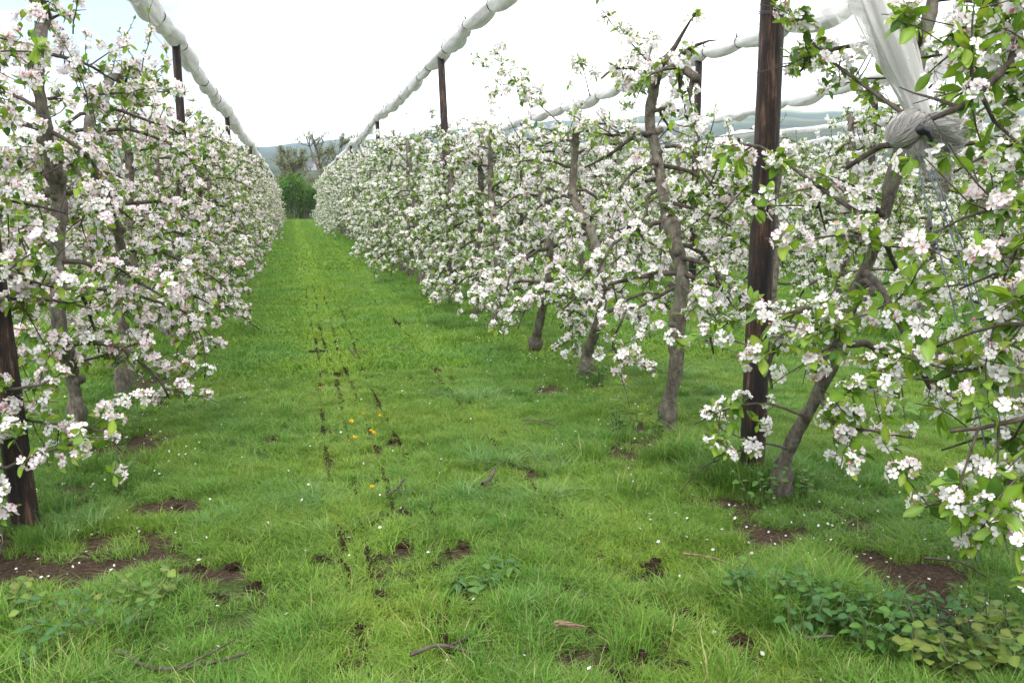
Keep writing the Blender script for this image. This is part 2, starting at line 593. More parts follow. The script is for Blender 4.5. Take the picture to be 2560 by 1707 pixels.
def cluster(seed, lod, pink=0.25, faded=0.0, buds=1, nf=(5, 7)):
    rng = rs(seed)
    b = Buf()
    k = rng.randint(nf[0], nf[1] + 1)
    for i in range(k):
        if i == 0:
            d = np.array([0, 0, 1.0])
        else:
            a = i * 2.4 + rng.uniform(-.4, .4)
            e = rng.uniform(0.15, 0.85)
            d = np.array([math.cos(a) * math.cos(e), math.sin(a) * math.cos(e), math.sin(e)])
        r = rng.uniform(0.026, 0.042)
        fd = rng.rand() < faded
        p = d * r
        if lod == 0:
            tube(b, [(0, 0, 0), p * 0.5 + np.array([0, 0, .003]), p], [0.0012, 0.001, 0.0016], 3, (0.2, 0.27, 0.09), False)
        fdn = unit(d + rng.uniform(-.35, .35, 3) + np.array([0, 0, .15]))
        add_flower(b, lod, rng, p, fdn, rng.uniform(0.021, 0.027), pink, rng.uniform(0.0, 0.6), fd)
    for i in range(buds):
        a = rng.uniform(0, 6.28); e = rng.uniform(0.2, 1.2)
        d = np.array([math.cos(a) * math.cos(e), math.sin(a) * math.cos(e), math.sin(e)])
        p = d * rng.uniform(.03, .045)
        if lod == 0:
            tube(b, [(0, 0, 0), p], [0.001, 0.0012], 3, (0.2, 0.27, 0.09), False)
        add_bud(b, rng, p, d, rng.uniform(.005, .008))
    return b


def leaf_shape(seed, lod, kind='apple'):
    """unit-length leaf lying along +X, face up +Z"""
    rng = rs(seed)
    b = Buf()
    fold, curl = rng.uniform(0.12, 0.4), rng.uniform(0.0, 0.55)
    wdt = rng.uniform(0.22, 0.3)
    if kind == 'nettle':
        wdt = 0.3
    if lod == 0:
        t = np.array([0.0, 0.16, 0.4, 0.66, 0.86, 1.0])
        hw = np.array([0.015, 0.55, 1.0, 0.86, 0.45, 0.0]) * wdt
        z = -curl * t ** 2 * 0.6
        rip = rng.uniform(-0.04, 0.04, 6)
        vs, cs = [], []
        for i in range(6):
            if i in (0, 5):
                vs.append((t[i], 0, z[i])); cs.append(1.1)
            else:
                for s in (-1, 0, 1):
                    vs.append((t[i] + (0.03 if s else 0), s * hw[i], z[i] + abs(s) * fold * hw[i] + rip[i] * s))
                    cs.append(1.25 if s == 0 else 0.95)
        f = [(0, 2, 1), (0, 3, 2)]
        for i in range(3):
            o = 1 + 3 * i
            for s in (0, 1):
                f += [(o + s, o + 1 + s, o + 4 + s), (o + s, o + 4 + s, o + 3 + s)]
        o = 10
        f += [(o, o + 1, o + 3), (o + 1, o + 2, o + 3)]
        # stalk
        vs += [(-0.3, 0.012, 0.02), (-0.3, -0.012, 0.02), (0.02, 0.015, 0), (0.02, -0.015, 0)]
        cs += [1.3] * 4
        k = len(vs) - 4
        f += [(k, k + 1, k + 2), (k + 1, k + 3, k + 2)]
    else:
        vs = [(0, 0, 0), (0.42, -wdt, fold * wdt - curl * .1), (1, 0, -curl * 0.6), (0.42, wdt, fold * wdt - curl * .1), (0.45, 0, -curl * .1)]
        cs = [1.1, 0.95, 0.95, 0.95, 1.2]
        f = [(0, 4, 1), (4, 2, 1), (0, 3, 4), (4, 3, 2)]
    v = np.array(vs, float)
    b.add(v, f, np.array(cs)[:, None] * np.ones(3))
    return b


LEAF_COLS = np.array([(0.125, 0.225, 0.025), (0.185, 0.295, 0.034), (0.235, 0.32, 0.045), (0.065, 0.14, 0.022), (0.155, 0.265, 0.033)])
leaf_hi = []
for i in range(10):
    bb = leaf_shape(900 + i, 0)
    bb.c = [c * LEAF_COLS[i % 5] for c in bb.c]
    leaf_hi.append(bb.mesh('leaf', M['leaf']))
leaf_mid = [tmpl_of(leaf_shape(950 + i, 0)) for i in range(4)]
leaf_lo = [tmpl_of(leaf_shape(970 + i, 1)) for i in range(6)]

cl_hi_w = [cluster(100 + i, 0, 0.13, 0.06, i % 3).mesh('blossom_cluster', M['petal']) for i in range(10)]
cl_hi_p = [cluster(130 + i, 0, 0.52, 0.0, 1 + i % 4).mesh('blossom_cluster', M['petal']) for i in range(8)]
cl_hi_b = [cluster(150 + i, 0, 0.8, 0.0, 6, (1, 3)).mesh('blossom_cluster', M['petal']) for i in range(4)]
cl_hi_f = [cluster(170 + i, 0, 0.2, 0.5, 0).mesh('blossom_cluster', M['petal']) for i in range(6)]
cl_lo_w = [tmpl_of(cluster(200 + i, 1, 0.1, 0.08, i % 2)) for i in range(8)]
cl_lo_p = [tmpl_of(cluster(220 + i, 1, 0.40, 0.02, i % 4)) for i in range(8)]


# ------------------------------------------------------------------ apple trees
def default_trunk(rng, H):
    k = 7
    z = np.linspace(0, H * 0.92, k)
    x = np.cumsum(rng.normal(0, 0.045, k)); y = np.cumsum(rng.normal(0, 0.07, k))
    p = np.stack([x - x[0], y - y[0], z], 1)
    return p


def rand_limb(rng, p0, d, L, droop, k=6):
    p = [np.array(p0, float)]
    d = np.array(d, float)
    for i in range(k - 1):
        d = unit(d + rng.normal(0, 0.17, 3) + np.array([0, 0, -droop]))
        p.append(p[-1] + d * L / (k - 1))
    return np.array(p)


def skeleton(seed, H, trunk=None, limbs=(), n_limbs=14, zmin=0.6, reach=0.8, shoots=4, dens=1.0, along=1.0, leafm=1.0, leafs=1.0):
    rng = rs(seed)
    T = default_trunk(rng, H) if trunk is None else np.asarray(trunk, float)
    Ts = smooth_path(T, 26)
    groups = []           # each: list of (pts, rad)
    sites, leaves = [], []

    def dress(pts, start, step, spread, leafy_=1.0):
        L = np.linalg.norm(np.diff(pts, axis=0), axis=1).sum()
        k = max(1, int(L * (1 - start) / step * dens))
        for s in rng.uniform(start, 1.0, k):
            i = min(int(s * (len(pts) - 1)), len(pts) - 2)
            u = s * (len(pts) - 1) - i
            q = pts[i] * (1 - u) + pts[i + 1] * u
            o = rng.normal(0, 1, 3); o[2] = o[2] * 0.6 + 0.35
            o = unit(o)
            c = q + o * rng.uniform(0.02, spread)
            sites.append(np.concatenate([c, unit(o + np.array([0, 0, .25]))]))
            for _ in range(rng.poisson(5.6 * leafm)):
                o2 = unit(o * 0.5 + rng.normal(0, 0.8, 3))
                leaves.append(np.concatenate([c - o * 0.02 + o2 * 0.01, o2, [rng.uniform(0.036, 0.076) * leafs]]))

    def add_group(main, r0, r1, subs=True):
        g = [(main, np.linspace(r0, r1, len(main)))]
        L = np.linalg.norm(np.diff(main, axis=0), axis=1).sum()
        dress(main, 0.25, 0.085, 0.07)
        if subs:
            for _ in range(max(2, int(L * 7.5))):
                s = rng.uniform(0.2, 1.0)
                i = min(int(s * (len(main) - 1)), len(main) - 2)
                q = main[i] + (main[i + 1] - main[i]) * (s * (len(main) - 1) - i)
                t = unit(main[i + 1] - main[i])
                side = unit(np.cross(t, rng.normal(0, 1, 3)))
                d = unit(t * rng.uniform(0.1, 0.9) + side + np.array([0, 0, rng.uniform(-.3, .45)]))
                sp = rand_limb(rng, q, d, rng.uniform(0.14, 0.42), rng.uniform(-.02, .16), 5)
                g.append((sp, np.linspace(max(0.003, r1 * 0.9), 0.0018, 5)))
                dress(sp, 0.15, 0.075, 0.055)
        groups.append(g)

    for lm in limbs:
        pts, r0, r1 = lm
        add_group(smooth_path(pts, max(6, 2 * len(pts))), r0, r1)
    for i in range(n_limbs):
        z = zmin + (H * 0.95 - zmin) * ((i + rng.uniform(0, 1)) / n_limbs)
        j = int(np.argmin(np.abs(Ts[:, 2] - z)))
        hfrac = (z - zmin) / max(0.1, H - zmin)
        a = i * 2.4 + rng.uniform(-.5, .5)
        L = reach * (1.05 - 0.5 * hfrac) * rng.uniform(0.75, 1.2)
        d = unit(np.array([math.cos(a) * 0.95, math.sin(a) * along, rng.uniform(0.05, 0.6)]))
        add_group(rand_limb(rng, Ts[j], d, L, 0.10 + 0.14 * (1 - hfrac), 7), 0.020 - 0.007 * hfrac, 0.0065)
    # young upright shoots
    for i in range(shoots):
        j = int(len(Ts) * rng.uniform(0.8, 1.0)) - 1
        q = Ts[j] + rng.uniform(-.3, .3, 3) * np.array([1, 1, .2])
        sp = rand_limb(rng, q, unit(np.array([rng.uniform(-.5, .5), rng.uniform(-.6, .6), 1.0])), rng.uniform(.3, .62), 0.0, 6)
        groups.append([(sp, np.linspace(0.005, 0.0018, 6))])
        for s in np.linspace(0.1, 1, 14):
            i2 = min(int(s * 5), 4)
            q = sp[i2] + (sp[i2 + 1] - sp[i2]) * (s * 5 - i2)
            o2 = unit(rng.normal(0, 1, 3) + np.array([0, 0, .6]))
            leaves.append(np.concatenate([q, o2, [rng.uniform(0.03, 0.055)]]))
            if rng.rand() < 0.28:
                sites.append(np.concatenate([q + o2 * .02, o2]))
    sites = np.array(sites); leaves = np.array(leaves)
    keep = sites[:, 2] > 0.13
    return Ts, groups, sites[keep], leaves[leaves[:, 2] > 0.15]


def trunk_mesh(Ts, r0, r1, seed, sides=16, rings=64):
    rng = rs(seed)
    b = Buf()
    P = smooth_path(Ts, rings)
    k = rings
    z = P[:, 2]
    s = np.linspace(0, 1, k)
    r = r0 + (r1 - r0) * s
    gz, gw = rng.uniform(.10, .17), rng.uniform(.055, .085)
    r = r * (1 + rng.uniform(.65, 1.05) * np.exp(-((z - gz) / gw) ** 2) + .25 * np.exp(-(z / .05) ** 2))      # swollen graft
    for q in rng.uniform(0.12, 0.97, 9):                        # knots and old cuts
        r = r * (1 + rng.uniform(.06, .34) * np.exp(-((s - q) / rng.uniform(.012, .03)) ** 2))
    P = P + np.stack([rng.normal(0, r0 * .05, k), rng.normal(0, r0 * .05, k), np.zeros(k)], 1)
    P[0, 2] -= 0.06
    ph = rng.uniform(0, 6.28, 6)
    warts = rng.normal(0, 1, (k, sides))
    warts = (warts + np.roll(warts, 1, 0) + np.roll(warts, 1, 1)) / 1.7
    low = np.exp(-((z - gz) / .16) ** 2)[:, None]
    tube(b, P, r, sides, (0.1, .09, .07), True, lambda u, a: 1 + 0.09 * np.sin(2 * a + ph[0] + u * 9) + 0.07 * np.sin(3 * a + ph[1] - u * 23) + 0.05 * np.sin(5 * a + ph[2] + u * 41)
         + warts * (.035 + .085 * low) - .28 * low * np.exp(-((np.mod(a - ph[3], 6.283) - 3) / .5) ** 2))
    # pruning stubs
    for _ in range(9):
        j = rng.randint(int(k * .1), k - 2)
        a = rng.uniform(0, 6.28)
        d = np.array([math.cos(a), math.sin(a), .3])
        rb = r[j] * rng.uniform(.4, .75)
        tube(b, [P[j], P[j] + d * r[j] * .95, P[j] + d * (r[j] + rng.uniform(.012, .045))], [rb * 1.25, rb, rb * .8], 8, (0.1, .09, .07))
    return b.mesh('trunk', M['bark'])


def limb_mesh(groups, sides=5):
    b = Buf()
    for g in groups:
        for i, (p, r) in enumerate(g):
            tube(b, p, r, sides if i == 0 else max(3, sides - 2), (0.08, .07, .05))
    return b


CAMP = np.array([0, 0, 1.55])


def leaf_frames(rng, L):
    """leaf long axis along the stored direction, face mostly up"""
    x = unit(L[:, 3:6] + np.array([0, 0, -0.1]))
    up = unit(np.array([[0, 0, 1.0]]) + rng.normal(0, 0.45, (len(L), 3)))
    y = unit(np.cross(up, x)); z = np.cross(x, y)
    return np.stack([x, y, z], -1)


def foliage_meshes(rng, sites, leaves, pink, lo_leaf=True, fade=0.0):
    b = Buf()
    pool = cl_lo_p if pink else cl_lo_w
    idx = rng.randint(0, len(pool), len(sites))
    for i, t in enumerate(pool):
        s = sites[idx == i]
        scatter(b, t, s[:, :3], frames(s[:, 3:6], rng.uniform(0, 6.28, len(s))), rng.uniform(0.8, 1.15, len(s)))
    bl = b.mesh('blossoms', M['petal'], False) if len(sites) else None
    b = Buf()
    pool = leaf_lo if lo_leaf else leaf_mid
    idx = rng.randint(0, len(pool), len(leaves))
    F = leaf_frames(rng, leaves)
    col = LEAF_COLS[rng.randint(0, 5, len(leaves))] * rng.uniform(0.8, 1.2, (len(leaves), 1))
    for i, t in enumerate(pool):
        k = idx == i
        scatter(b, t, leaves[k, :3], F[k], leaves[k, 6] * (1.0 if lo_leaf else 1.0), col[k])
    lf = b.mesh('leaves', M['leaf']) if len(leaves) else None
    return bl, lf


KNOT = np.array([2.49, 3.18, 1.84])


def clear_of_knot(p):
    """branches were tied back where the net is knotted: leave that pocket open"""
    q = KNOT * np.array([.8, .8, .95]) + np.array([0, 0, .09])
    d = KNOT - q
    u = np.clip(((p - q) @ d) / (d @ d), 0, 1)
    return np.linalg.norm(p - (q + u[:, None] * d), axis=1) > .14


def near_tree(loc, label, group, seed, H, pink, n_cl=260, n_leaf=0, trunk=None, limbs=(), r0=0.044, r1=0.028, fade=0.1, big=1.0, **kw):
    """a tree whose limbs, blossom clusters and leaves are parts of their own"""
    rng = rs(seed + 5000)
    loc = np.array(loc, float)
    if trunk is not None:
        trunk = np.asarray(trunk, float) - loc
        limbs = [(np.asarray(p, float) - loc, a, b_) for p, a, b_ in limbs]
    Ts, groups, sites, leaves = skeleton(seed, H, trunk, limbs, **kw)
    sites = sites[clear_of_knot(sites[:, :3] + loc)]
    leaves = leaves[clear_of_knot(leaves[:, :3] + loc)]
    t = thing('apple_tree', label, 'tree', loc, group)
    obj('trunk', trunk_mesh(Ts, r0, r1, seed), t)
    for g in groups:
        obj('limb', limb_mesh([g], 7).mesh('limb', M['twig_bark']), t)
    d = np.linalg.norm(sites[:, :3] + loc - CAMP, axis=1)
    o = np.argsort(d)
    near, rest = sites[o[:n_cl]], sites[o[n_cl:]]
    R = frames(near[:, 3:6], rng.uniform(0, 6.28, len(near)))
    sc = rng.uniform(0.82, 1.18, len(near)) * big
    for i in range(len(near)):
        u = rng.rand()
        if pink:
            pool = cl_hi_b if u < 0.14 else (cl_hi_p if u < 0.62 else cl_hi_w)
        else:
            pool = cl_hi_f if u < fade else (cl_hi_p if u < fade + 0.12 else cl_hi_w)
        c = bpy.data.objects.new('blossom_cluster', pool[rng.randint(len(pool))])
        COL.objects.link(c)
        c.parent = t
        mm = np.eye(4); mm[:3, :3] = R[i] * sc[i]; mm[:3, 3] = near[i, :3]
        c.matrix_basis = Matrix(mm.tolist())
    lr = leaves
    if n_leaf:
        d = np.linalg.norm(leaves[:, :3] + loc - CAMP, axis=1)
        o = np.argsort(d)
        nl, lr = leaves[o[:n_leaf]], leaves[o[n_leaf:]]
        F = leaf_frames(rng, nl)
        for i in range(len(nl)):
            c = bpy.data.objects.new('leaf', leaf_hi[rng.randint(len(leaf_hi))])
            COL.objects.link(c)
            c.parent = t
            mm = np.eye(4); mm[:3, :3] = F[i] * nl[i, 6] * 1.12 * big; mm[:3, 3] = nl[i, :3]
            c.matrix_basis = Matrix(mm.tolist())
    bl, lf = foliage_meshes(rng, rest, lr, pink, lo_leaf=False)
    if bl:
        obj('blossoms', bl, t, kind='stuff')
    if lf:
        obj('leaves', lf, t, kind='stuff')
    return t


NVAR = 10
VARS = {}


def variant(i, pink, tall):
    key = (i, pink, tall)
    if key not in VARS:
        rng = rs(7000 + i * 3 + pink)
        H = 2.95 if tall else 2.6
        Ts, groups, sites, leaves = skeleton(300 + i * 7 + pink, H, None, (), n_limbs=19 if tall else 17, zmin=0.48 - .1 * pink, reach=0.88, shoots=8, dens=1.0 + .1 * pink, leafm=1.55, leafs=1.18)
        bl, lf = foliage_meshes(rng, sites, leaves, pink)
        VARS[key] = (trunk_mesh(Ts, 0.046, 0.028, i, 9, 34), limb_mesh(groups, 5).mesh('limbs', M['twig_bark']), bl, lf)
    return VARS[key]


def far_tree(loc, label, group, rng, pink, tall, scale):
    tm, lm, bl, lf = variant(rng.randint(NVAR // 2), pink, tall)
    t = thing('apple_tree', label, 'tree', loc, group)
    t.rotation_euler = (0, 0, rng.choice([0, PI]) + rng.uniform(-.35, .35))
    t.scale = (scale * rng.uniform(.94, 1.06), scale * rng.uniform(.94, 1.06), scale)
    obj('trunk', tm, t)
    obj('limbs', lm, t, kind='stuff')
    obj('blossoms', bl, t, kind='stuff')
    obj('leaves', lf, t, kind='stuff')
    return t


# ------------------------------------------------------------------ ground
def fbm(x, y, seed, s):
    r = rs(seed)
    o = np.zeros_like(x)
    for k in range(5):
        for _ in range(3):
            a = r.uniform(0, 6.28); fq = s * (1.9 ** k) * r.uniform(.7, 1.3)
            o += np.sin((x * math.cos(a) + y * math.sin(a)) * fq + r.uniform(0, 6.28)) / (1.7 ** k)
    return o / 3.5


SOIL = [(-1.0, 4.02, .36, .34), (-1.35, 4.05, .36, .4), (-.72, 4.62, .2, .16), (2.46, 3.05, .3, .22), (2.1, 3.62, .28, .2), (2.02, 5.08, .22, .24), (2.15, 3.9, .25, .25),
        (2.02, 6.95, .22, .25), (-1.15, 5.9, .35, .3), (-1.3, 5.0, .3, .3), (1.85, 3.3, .12, .3), (0.88, 2.72, .1, .1), (-.45, 3.75, .14, .14), (4.6, 8.2, .7, .2), (4.9, 10.2, .8, .25), (2.3, 2.75, .25, .2)]
CLODS = [(0.06, 3.81), (0.18, 4.06), (0.17, 5.34), (0.25, 4.78), (0.34, 4.21), (0.49, 4.31), (0.62, 4.18), (0.58, 3.99), (0.44, 3.9), (0.3, 3.76), (0.42, 3.54), (0.55, 3.65), (0.27, 3.4), (-0.2, 3.56), (0.52, 3.23), (0.37, 3.13), (0.47, 3.08), (0.48, 2.89), (0.35, 2.78), (0.1, 2.83), (0.71, 3.84), (0.63, 3.01), (0.23, 6.13), (0.2, 5.84), (-0.16, 5.95), (0.39, 4.86), (0.34, 4.96), (0.58, 5.71), (1.11, 6.13), (1.28, 6.65), (1.33, 5.71), (1.28, 4.89), (1.02, 2.98), (1.44, 3.37), (1.43, 3.29), (1.41, 2.94), (1.02, 2.77), (1.1, 2.67), (1.02, 3.28), (0.98, 2.57), (1.23, 2.59), (1.25, 2.81), (1.52, 2.7), (0.42, 3.53), (-0.57, 4.08), (-0.44, 3.82), (-0.31, 3.82), (-0.34, 3.5), (-0.62, 4.63), (-0.21, 3.56), (0.14, 9.29), (0.28, 9.33), (0.26, 8.82), (0.22, 8.12), (0.18, 7.62), (0.17, 7.37), (0.33, 8.03), (0.31, 7.59), (0.29, 7.24), (0.24, 10.74), (0.21, 10.12), (0.31, 11.67), (0.45, 10.06), (0.67, 9.4), (0.64, 10.01), (1.18, 12.3), (0.73, 8.24), (0.45, 7.66), (0.67, 7.25), (1.24, 7.96), (1.24, 8.65), (0.95, 7.65), (0.54, 11.86), (1.25, 11.32), (0.2, 18.88), (0.12, 13.86), (0.26, 13.66), (0.22, 16.68)]
TREADS = [(.17, 0.3, 1.), (.29, 1.9, 1.), (.43, 3.3, .8), (.60, 4.4, .7), (1.22, 5.6, .5)]
BIG_CLODS = {(0.47, 3.08), (0.48, 2.89), (1.44, 3.37), (1.43, 3.29), (0.14, 9.29)}
ROWS = {'left': -1.42, 'right': 2.42, 'second': 6.35}


def ground_z(x, y):
    return 0.018 * fbm(x, y, 3, 1.3) + 0.006 * fbm(x, y, 4, 7.0)


def soil_mask(x, y):
    s = np.zeros_like(x)
    wob = 0.5 * fbm(x, y, 8, 6.0) + .35 * fbm(x, y, 9, 17.0)
    for a, b_, ra, rb in SOIL:
        d = np.sqrt(((x - a) / ra) ** 2 + ((y - b_) / rb) ** 2) + wob
        s = np.maximum(s, np.clip(1.5 - d, 0, 1))
    for X in list(ROWS.values()) + [10.3, 14.2]:
        d = np.abs(x - X) / 0.35 + wob * 1.6 + 0.55
        s = np.maximum(s, 0.75 * np.clip(1.35 - d, 0, 1))
    for X0, ph, w_ in TREADS:
        g_ = np.sin(y * 5.1 + ph) + np.sin(y * 12.7 + ph * 2.3) + .8 * np.sin(y * 2.1 + ph * 3)
        d = np.abs(x - X0 - .025 * np.sin(y * .8 + ph)) / .035
        s = np.maximum(s, np.clip(1.5 - d, 0, 1) * np.clip(g_ * .7 + .35, 0, 1) * (y < 17) * (y > 2.6) * w_)
    for a, b_ in CLODS:
        if b_ < 11:
            d = np.hypot(x - a, (y - b_ + .04) / 1.4) / 0.048
            s = np.maximum(s, np.clip(1.6 - d, 0, 1))
    return s


def axis(lo, hi, fine_lo, fine_hi, step, grow=1.22):
    a = list(np.arange(fine_lo, fine_hi + 1e-6, step))
    st = step
    while a[-1] < hi:
        st *= grow; a.append(min(hi, a[-1] + st))
    st = step
    while a[0] > lo:
        st *= grow; a.insert(0, max(lo, a[0] - st))
    return np.array(a)


gx = axis(-160, 200, -3.5, 5.5, 0.06)
gy = axis(-60, 125, 1.6, 12.5, 0.06)
X, Y = np.meshgrid(gx, gy, indexing='ij')
Z = ground_z(X, Y) * np.exp(-np.hypot(X, Y) / 60)
Z -= 0.0009 * np.maximum(0, Y - 84) ** 2
nx, ny = X.shape
ii, jj = np.meshgrid(np.arange(nx - 1), np.arange(ny - 1), indexing='ij')
a0 = ii * ny + jj
q = np.stack([a0, a0 + ny, a0 + ny + 1, a0 + 1], -1).reshape(-1, 4)
b = Buf()
b.add(np.stack([X, Y, Z], -1).reshape(-1, 3), np.concatenate([q[:, [0, 1, 2]], q[:, [0, 2, 3]]]))
gm = b.mesh('ground', M['ground'])
at = gm.attributes.new('soil', 'FLOAT', 'POINT')
at.data.foreach_set('value', soil_mask(X, Y).astype(np.float32).ravel())
obj('ground', gm, kind='structure')

# hills: the far side of the valley, one sheet to the horizon all round
az = np.radians(np.concatenate([np.arange(-180, -24, 6), np.arange(-24, 60, 0.75), np.arange(60, 181, 6)]))
rad = np.array([95, 110, 130, 160, 200, 260, 340, 440, 560, 700, 900, 1150, 1450, 1800, 2200, 2600, 3000, 3600, 4600, 6500.])
azd = np.degrees(az)
E_ = np.interp(azd, [-180, -60, -16, -1.7, 1.1, 5.1, 12.9, 19.3, 26, 42, 70, 180], [.03, .045, .055, .0603, .064, .0707, .0855, .0905, .0945, .097, .08, .03])
E_ = E_ + 0.0012 * np.sin(azd * 0.9) + 0.0009 * np.sin(azd * 2.3 + 1) + 0.0004 * np.sin(azd * 7)
s_ = np.interp(rad, [95, 130, 200, 340, 560, 900, 1450, 2600, 3600, 6500], [0, 0.0, 0.12, .34, .5, .68, .85, 1.0, .72, .4])
A, Rr = np.meshgrid(az, rad, indexing='ij')
Zh = 1.55 + Rr * E_[:, None] * s_[None, :] - 5.2 * np.exp(-((Rr - 150) / 60) ** 2) - 2.2 * np.exp(-(Rr - 95) / 20)
Zh += 0.010 * Rr * np.clip(s_[None, :] - .3, 0, 1) * fbm(A * 9, Rr / 300, 12, 1.2) * np.clip((2600 - Rr) / 1500, 0, 1)
b = Buf()
k1, k2 = A.shape
ii, jj = np.meshgrid(np.arange(k1 - 1), np.arange(k2 - 1), indexing='ij')
a0 = ii * k2 + jj
q = np.stack([a0, a0 + 1, a0 + k2 + 1, a0 + k2], -1).reshape(-1, 4)
b.add(np.stack([Rr * np.sin(A), Rr * np.cos(A), Zh], -1).reshape(-1, 3), np.concatenate([q[:, [0, 1, 2]], q[:, [0, 2, 3]]]))
obj('hills', b.mesh('hills', M['far']), kind='structure')


def hill_z(x, y):
    r = math.hypot(x, y); a = math.atan2(x, y)
    i = int(np.argmin(np.abs(az - a)))
    return float(np.interp(r, rad, Zh[i]))


# ------------------------------------------------------------------ grass (one object of instanced tufts)
def tuft(name, seed, n, radius, h, wid, cols, lean=0.5, seg=2):
    rng = rs(seed)
    b = Buf()
    a = rng.uniform(0, 6.28, n); r = radius * np.sqrt(rng.uniform(0, 1, n))
    base = np.stack([r * np.cos(a), r * np.sin(a), np.full(n, -0.01)], 1)
    hh = h * rng.uniform(0.45, 1.15, n)
    ld = rng.uniform(0, 6.28, n)
    ln = np.stack([np.cos(ld), np.sin(ld), np.zeros(n)], 1) * (lean * rng.uniform(.1, 1.5, n) * hh)[:, None]
    sd = np.stack([-np.sin(ld + rng.normal(0, .6, n)), np.cos(ld), np.zeros(n)], 1)
    wv = wid * rng.uniform(0.6, 1.3, n)
    up = np.array([0, 0, 1.0])
    droop = rng.uniform(0.0, 0.45, n)
    L1 = base - sd * wv[:, None] * .5; R1 = base + sd * wv[:, None] * .5
    mid = base + ln * 0.4 + up * (hh * 0.6)[:, None]
    L2 = mid - sd * wv[:, None] * .42; R2 = mid + sd * wv[:, None] * .42
    tip = base + ln * (1 + droop[:, None] * .6) + up * (hh * (1 - droop * .55))[:, None]
    V = np.stack([L1, R1, L2, R2, tip], 1)
    F = np.array([(0, 1, 3), (0, 3, 2), (2, 3, 4)])[None] + (np.arange(n) * 5)[:, None, None]
    ci = rng.choice(len(cols), n, p=[c[3] for c in cols])
    C0 = np.array([c[:3] for c in cols])[ci] * rng.uniform(.75, 1.25, (n, 1))
    Cc = np.repeat(C0[:, None, :], 5, 1)
    b.add(V.reshape(-1, 3), F.reshape(-1, 3), Cc.reshape(-1, 3))
    return bpy.data.objects.new(name, b.mesh(name, M['grass'], False))


G_LAWN = [(0.165, 0.275, 0.038, .48), (0.122, 0.225, 0.034, .28), (0.21, 0.31, 0.055, .17), (0.34, 0.31, 0.15, .07)]
G_FAR = [(0.158, 0.27, 0.036, .55), (0.125, 0.228, 0.034, .30), (0.195, 0.3, 0.05, .15)]
G_LONG = [(0.10, 0.21, 0.034, .45), (0.15, 0.265, 0.04, .42), (0.28, 0.29, 0.11, .13)]
G_BLUE = [(0.12, 0.23, 0.065, .5), (0.16, 0.28, 0.06, .3), (0.26, 0.34, 0.14, .2)]
tufts = []
for i in range(4):
    tufts.append(tuft('tuft_a%d' % i, 20 + i, 150, 0.09, 0.066, 0.0036, G_LAWN, 1.3))
for i in range(3):
    tufts.append(tuft('tuft_b%d' % i, 30 + i, 170, 0.11, 0.15, 0.0044, G_LONG, 0.9))
for i in range(3):
    tufts.append(tuft('tuft_c%d' % i, 40 + i, 130, 0.10, 0.16, 0.005, G_BLUE, 1.5))
for i in range(3):
    tufts.append(tuft('tuft_d%d' % i, 50 + i, 330, 0.3, 0.062, 0.008, G_FAR, 1.0))
for i in range(3):
    tufts.append(tuft('tuft_e%d' % i, 60 + i, 330, 0.55, 0.07, 0.018, G_FAR, 1.0))
gc = bpy.data.collections.new('grass_tufts')
for o in tufts:
    gc.objects.link(o)

rng = rs(11)
P, VID, SCL = [], [], []


def sow(n, xlo, xhi, ylo, yhi, kind, smin, smax, test=None):
    x = rng.uniform(xlo, xhi, n); y = rng.uniform(ylo, yhi, n)
    a = np.degrees(np.arctan2(x, y))
    k = (a > -32) & (a < 60)
    if test is not None:
        k &= test(x, y)
    x, y = x[k], y[k]
    s = soil_mask(x, y)
    k = rng.uniform(0, 1, len(x)) > s * .97
    x, y = x[k], y[k]
    P.append(np.stack([x, y, ground_z(x, y) * np.exp(-np.hypot(x, y) / 60) - 0.0009 * np.maximum(0, y - 84) ** 2], 1))
    lo, c = kind
    VID.append(rng.randint(lo, lo + c, len(x)))
    SCL.append(rng.uniform(smin, smax, len(x)))


LAWN, LONG, BLUE, MIDG, FARG = (0, 4), (4, 3), (7, 3), (10, 3), (13, 3)
patch = lambda x, y: fbm(x, y, 21, 2.2) > 0.12
verge = lambda x, y: (np.minimum(np.minimum(np.abs(x + 1.42), np.abs(x - 2.42)), np.abs(x - 6.35)) < 0.75)
sow(23000, -3.6, 5.2, 1.5, 8.0, LAWN, 0.5, 1.0, lambda x, y: rng.uniform(0, 1, len(x)) < .75 + .5 * fbm(x, y, 25, 3.5))
sow(800, -3.6, 5.2, 1.5, 8.0, LONG, 0.4, 0.7, patch)
sow(1000, -3.6, 5.2, 1.5, 8.0, LONG, 0.5, 0.95, lambda x, y: verge(x, y) & (fbm(x, y, 23, 3.) > -.05))
sow(800, -3.0, 4.5, 1.5, 8.0, BLUE, 0.35, 0.8, lambda x, y: fbm(x, y, 22, 2.6) > 0.34)
sow(330, -2.5, 4.0, 1.5, 3.2, LONG, 0.5, .85)
sow(70, 1.6, 2.1, 2.75, 3.1, LONG, .7, 1.0)
sow(60, -1.5, -.6, 2.7, 3.4, LONG, .6, .9)
sow(90, 2.2, 2.7, 4.2, 4.9, LONG, .8, 1.25)
sow(8500, -6, 13, 8.0, 20.0, MIDG, 0.7, 1.2)
sow(1900, -6, 13, 8.0, 20.0, LONG, 0.7, 1.1, verge)
sow(800, -6, 9, 8.0, 20.0, BLUE, 0.4, 0.8, lambda x, y: fbm(x, y, 22, 2.0) > 0.45)
sow(9000, -10, 34, 20.0, 50.0, FARG, 0.8, 1.2)
sow(3200, -8, 14, 50.0, 96.0, FARG, 0.9, 1.3)
P = np.concatenate(P).astype(np.float32); VID = np.concatenate(VID).astype(np.int32); SCL = np.concatenate(SCL).astype(np.float32)
me = bpy.data.meshes.new('grass')
me.vertices.add(len(P)); me.vertices.foreach_set('co', P.ravel())
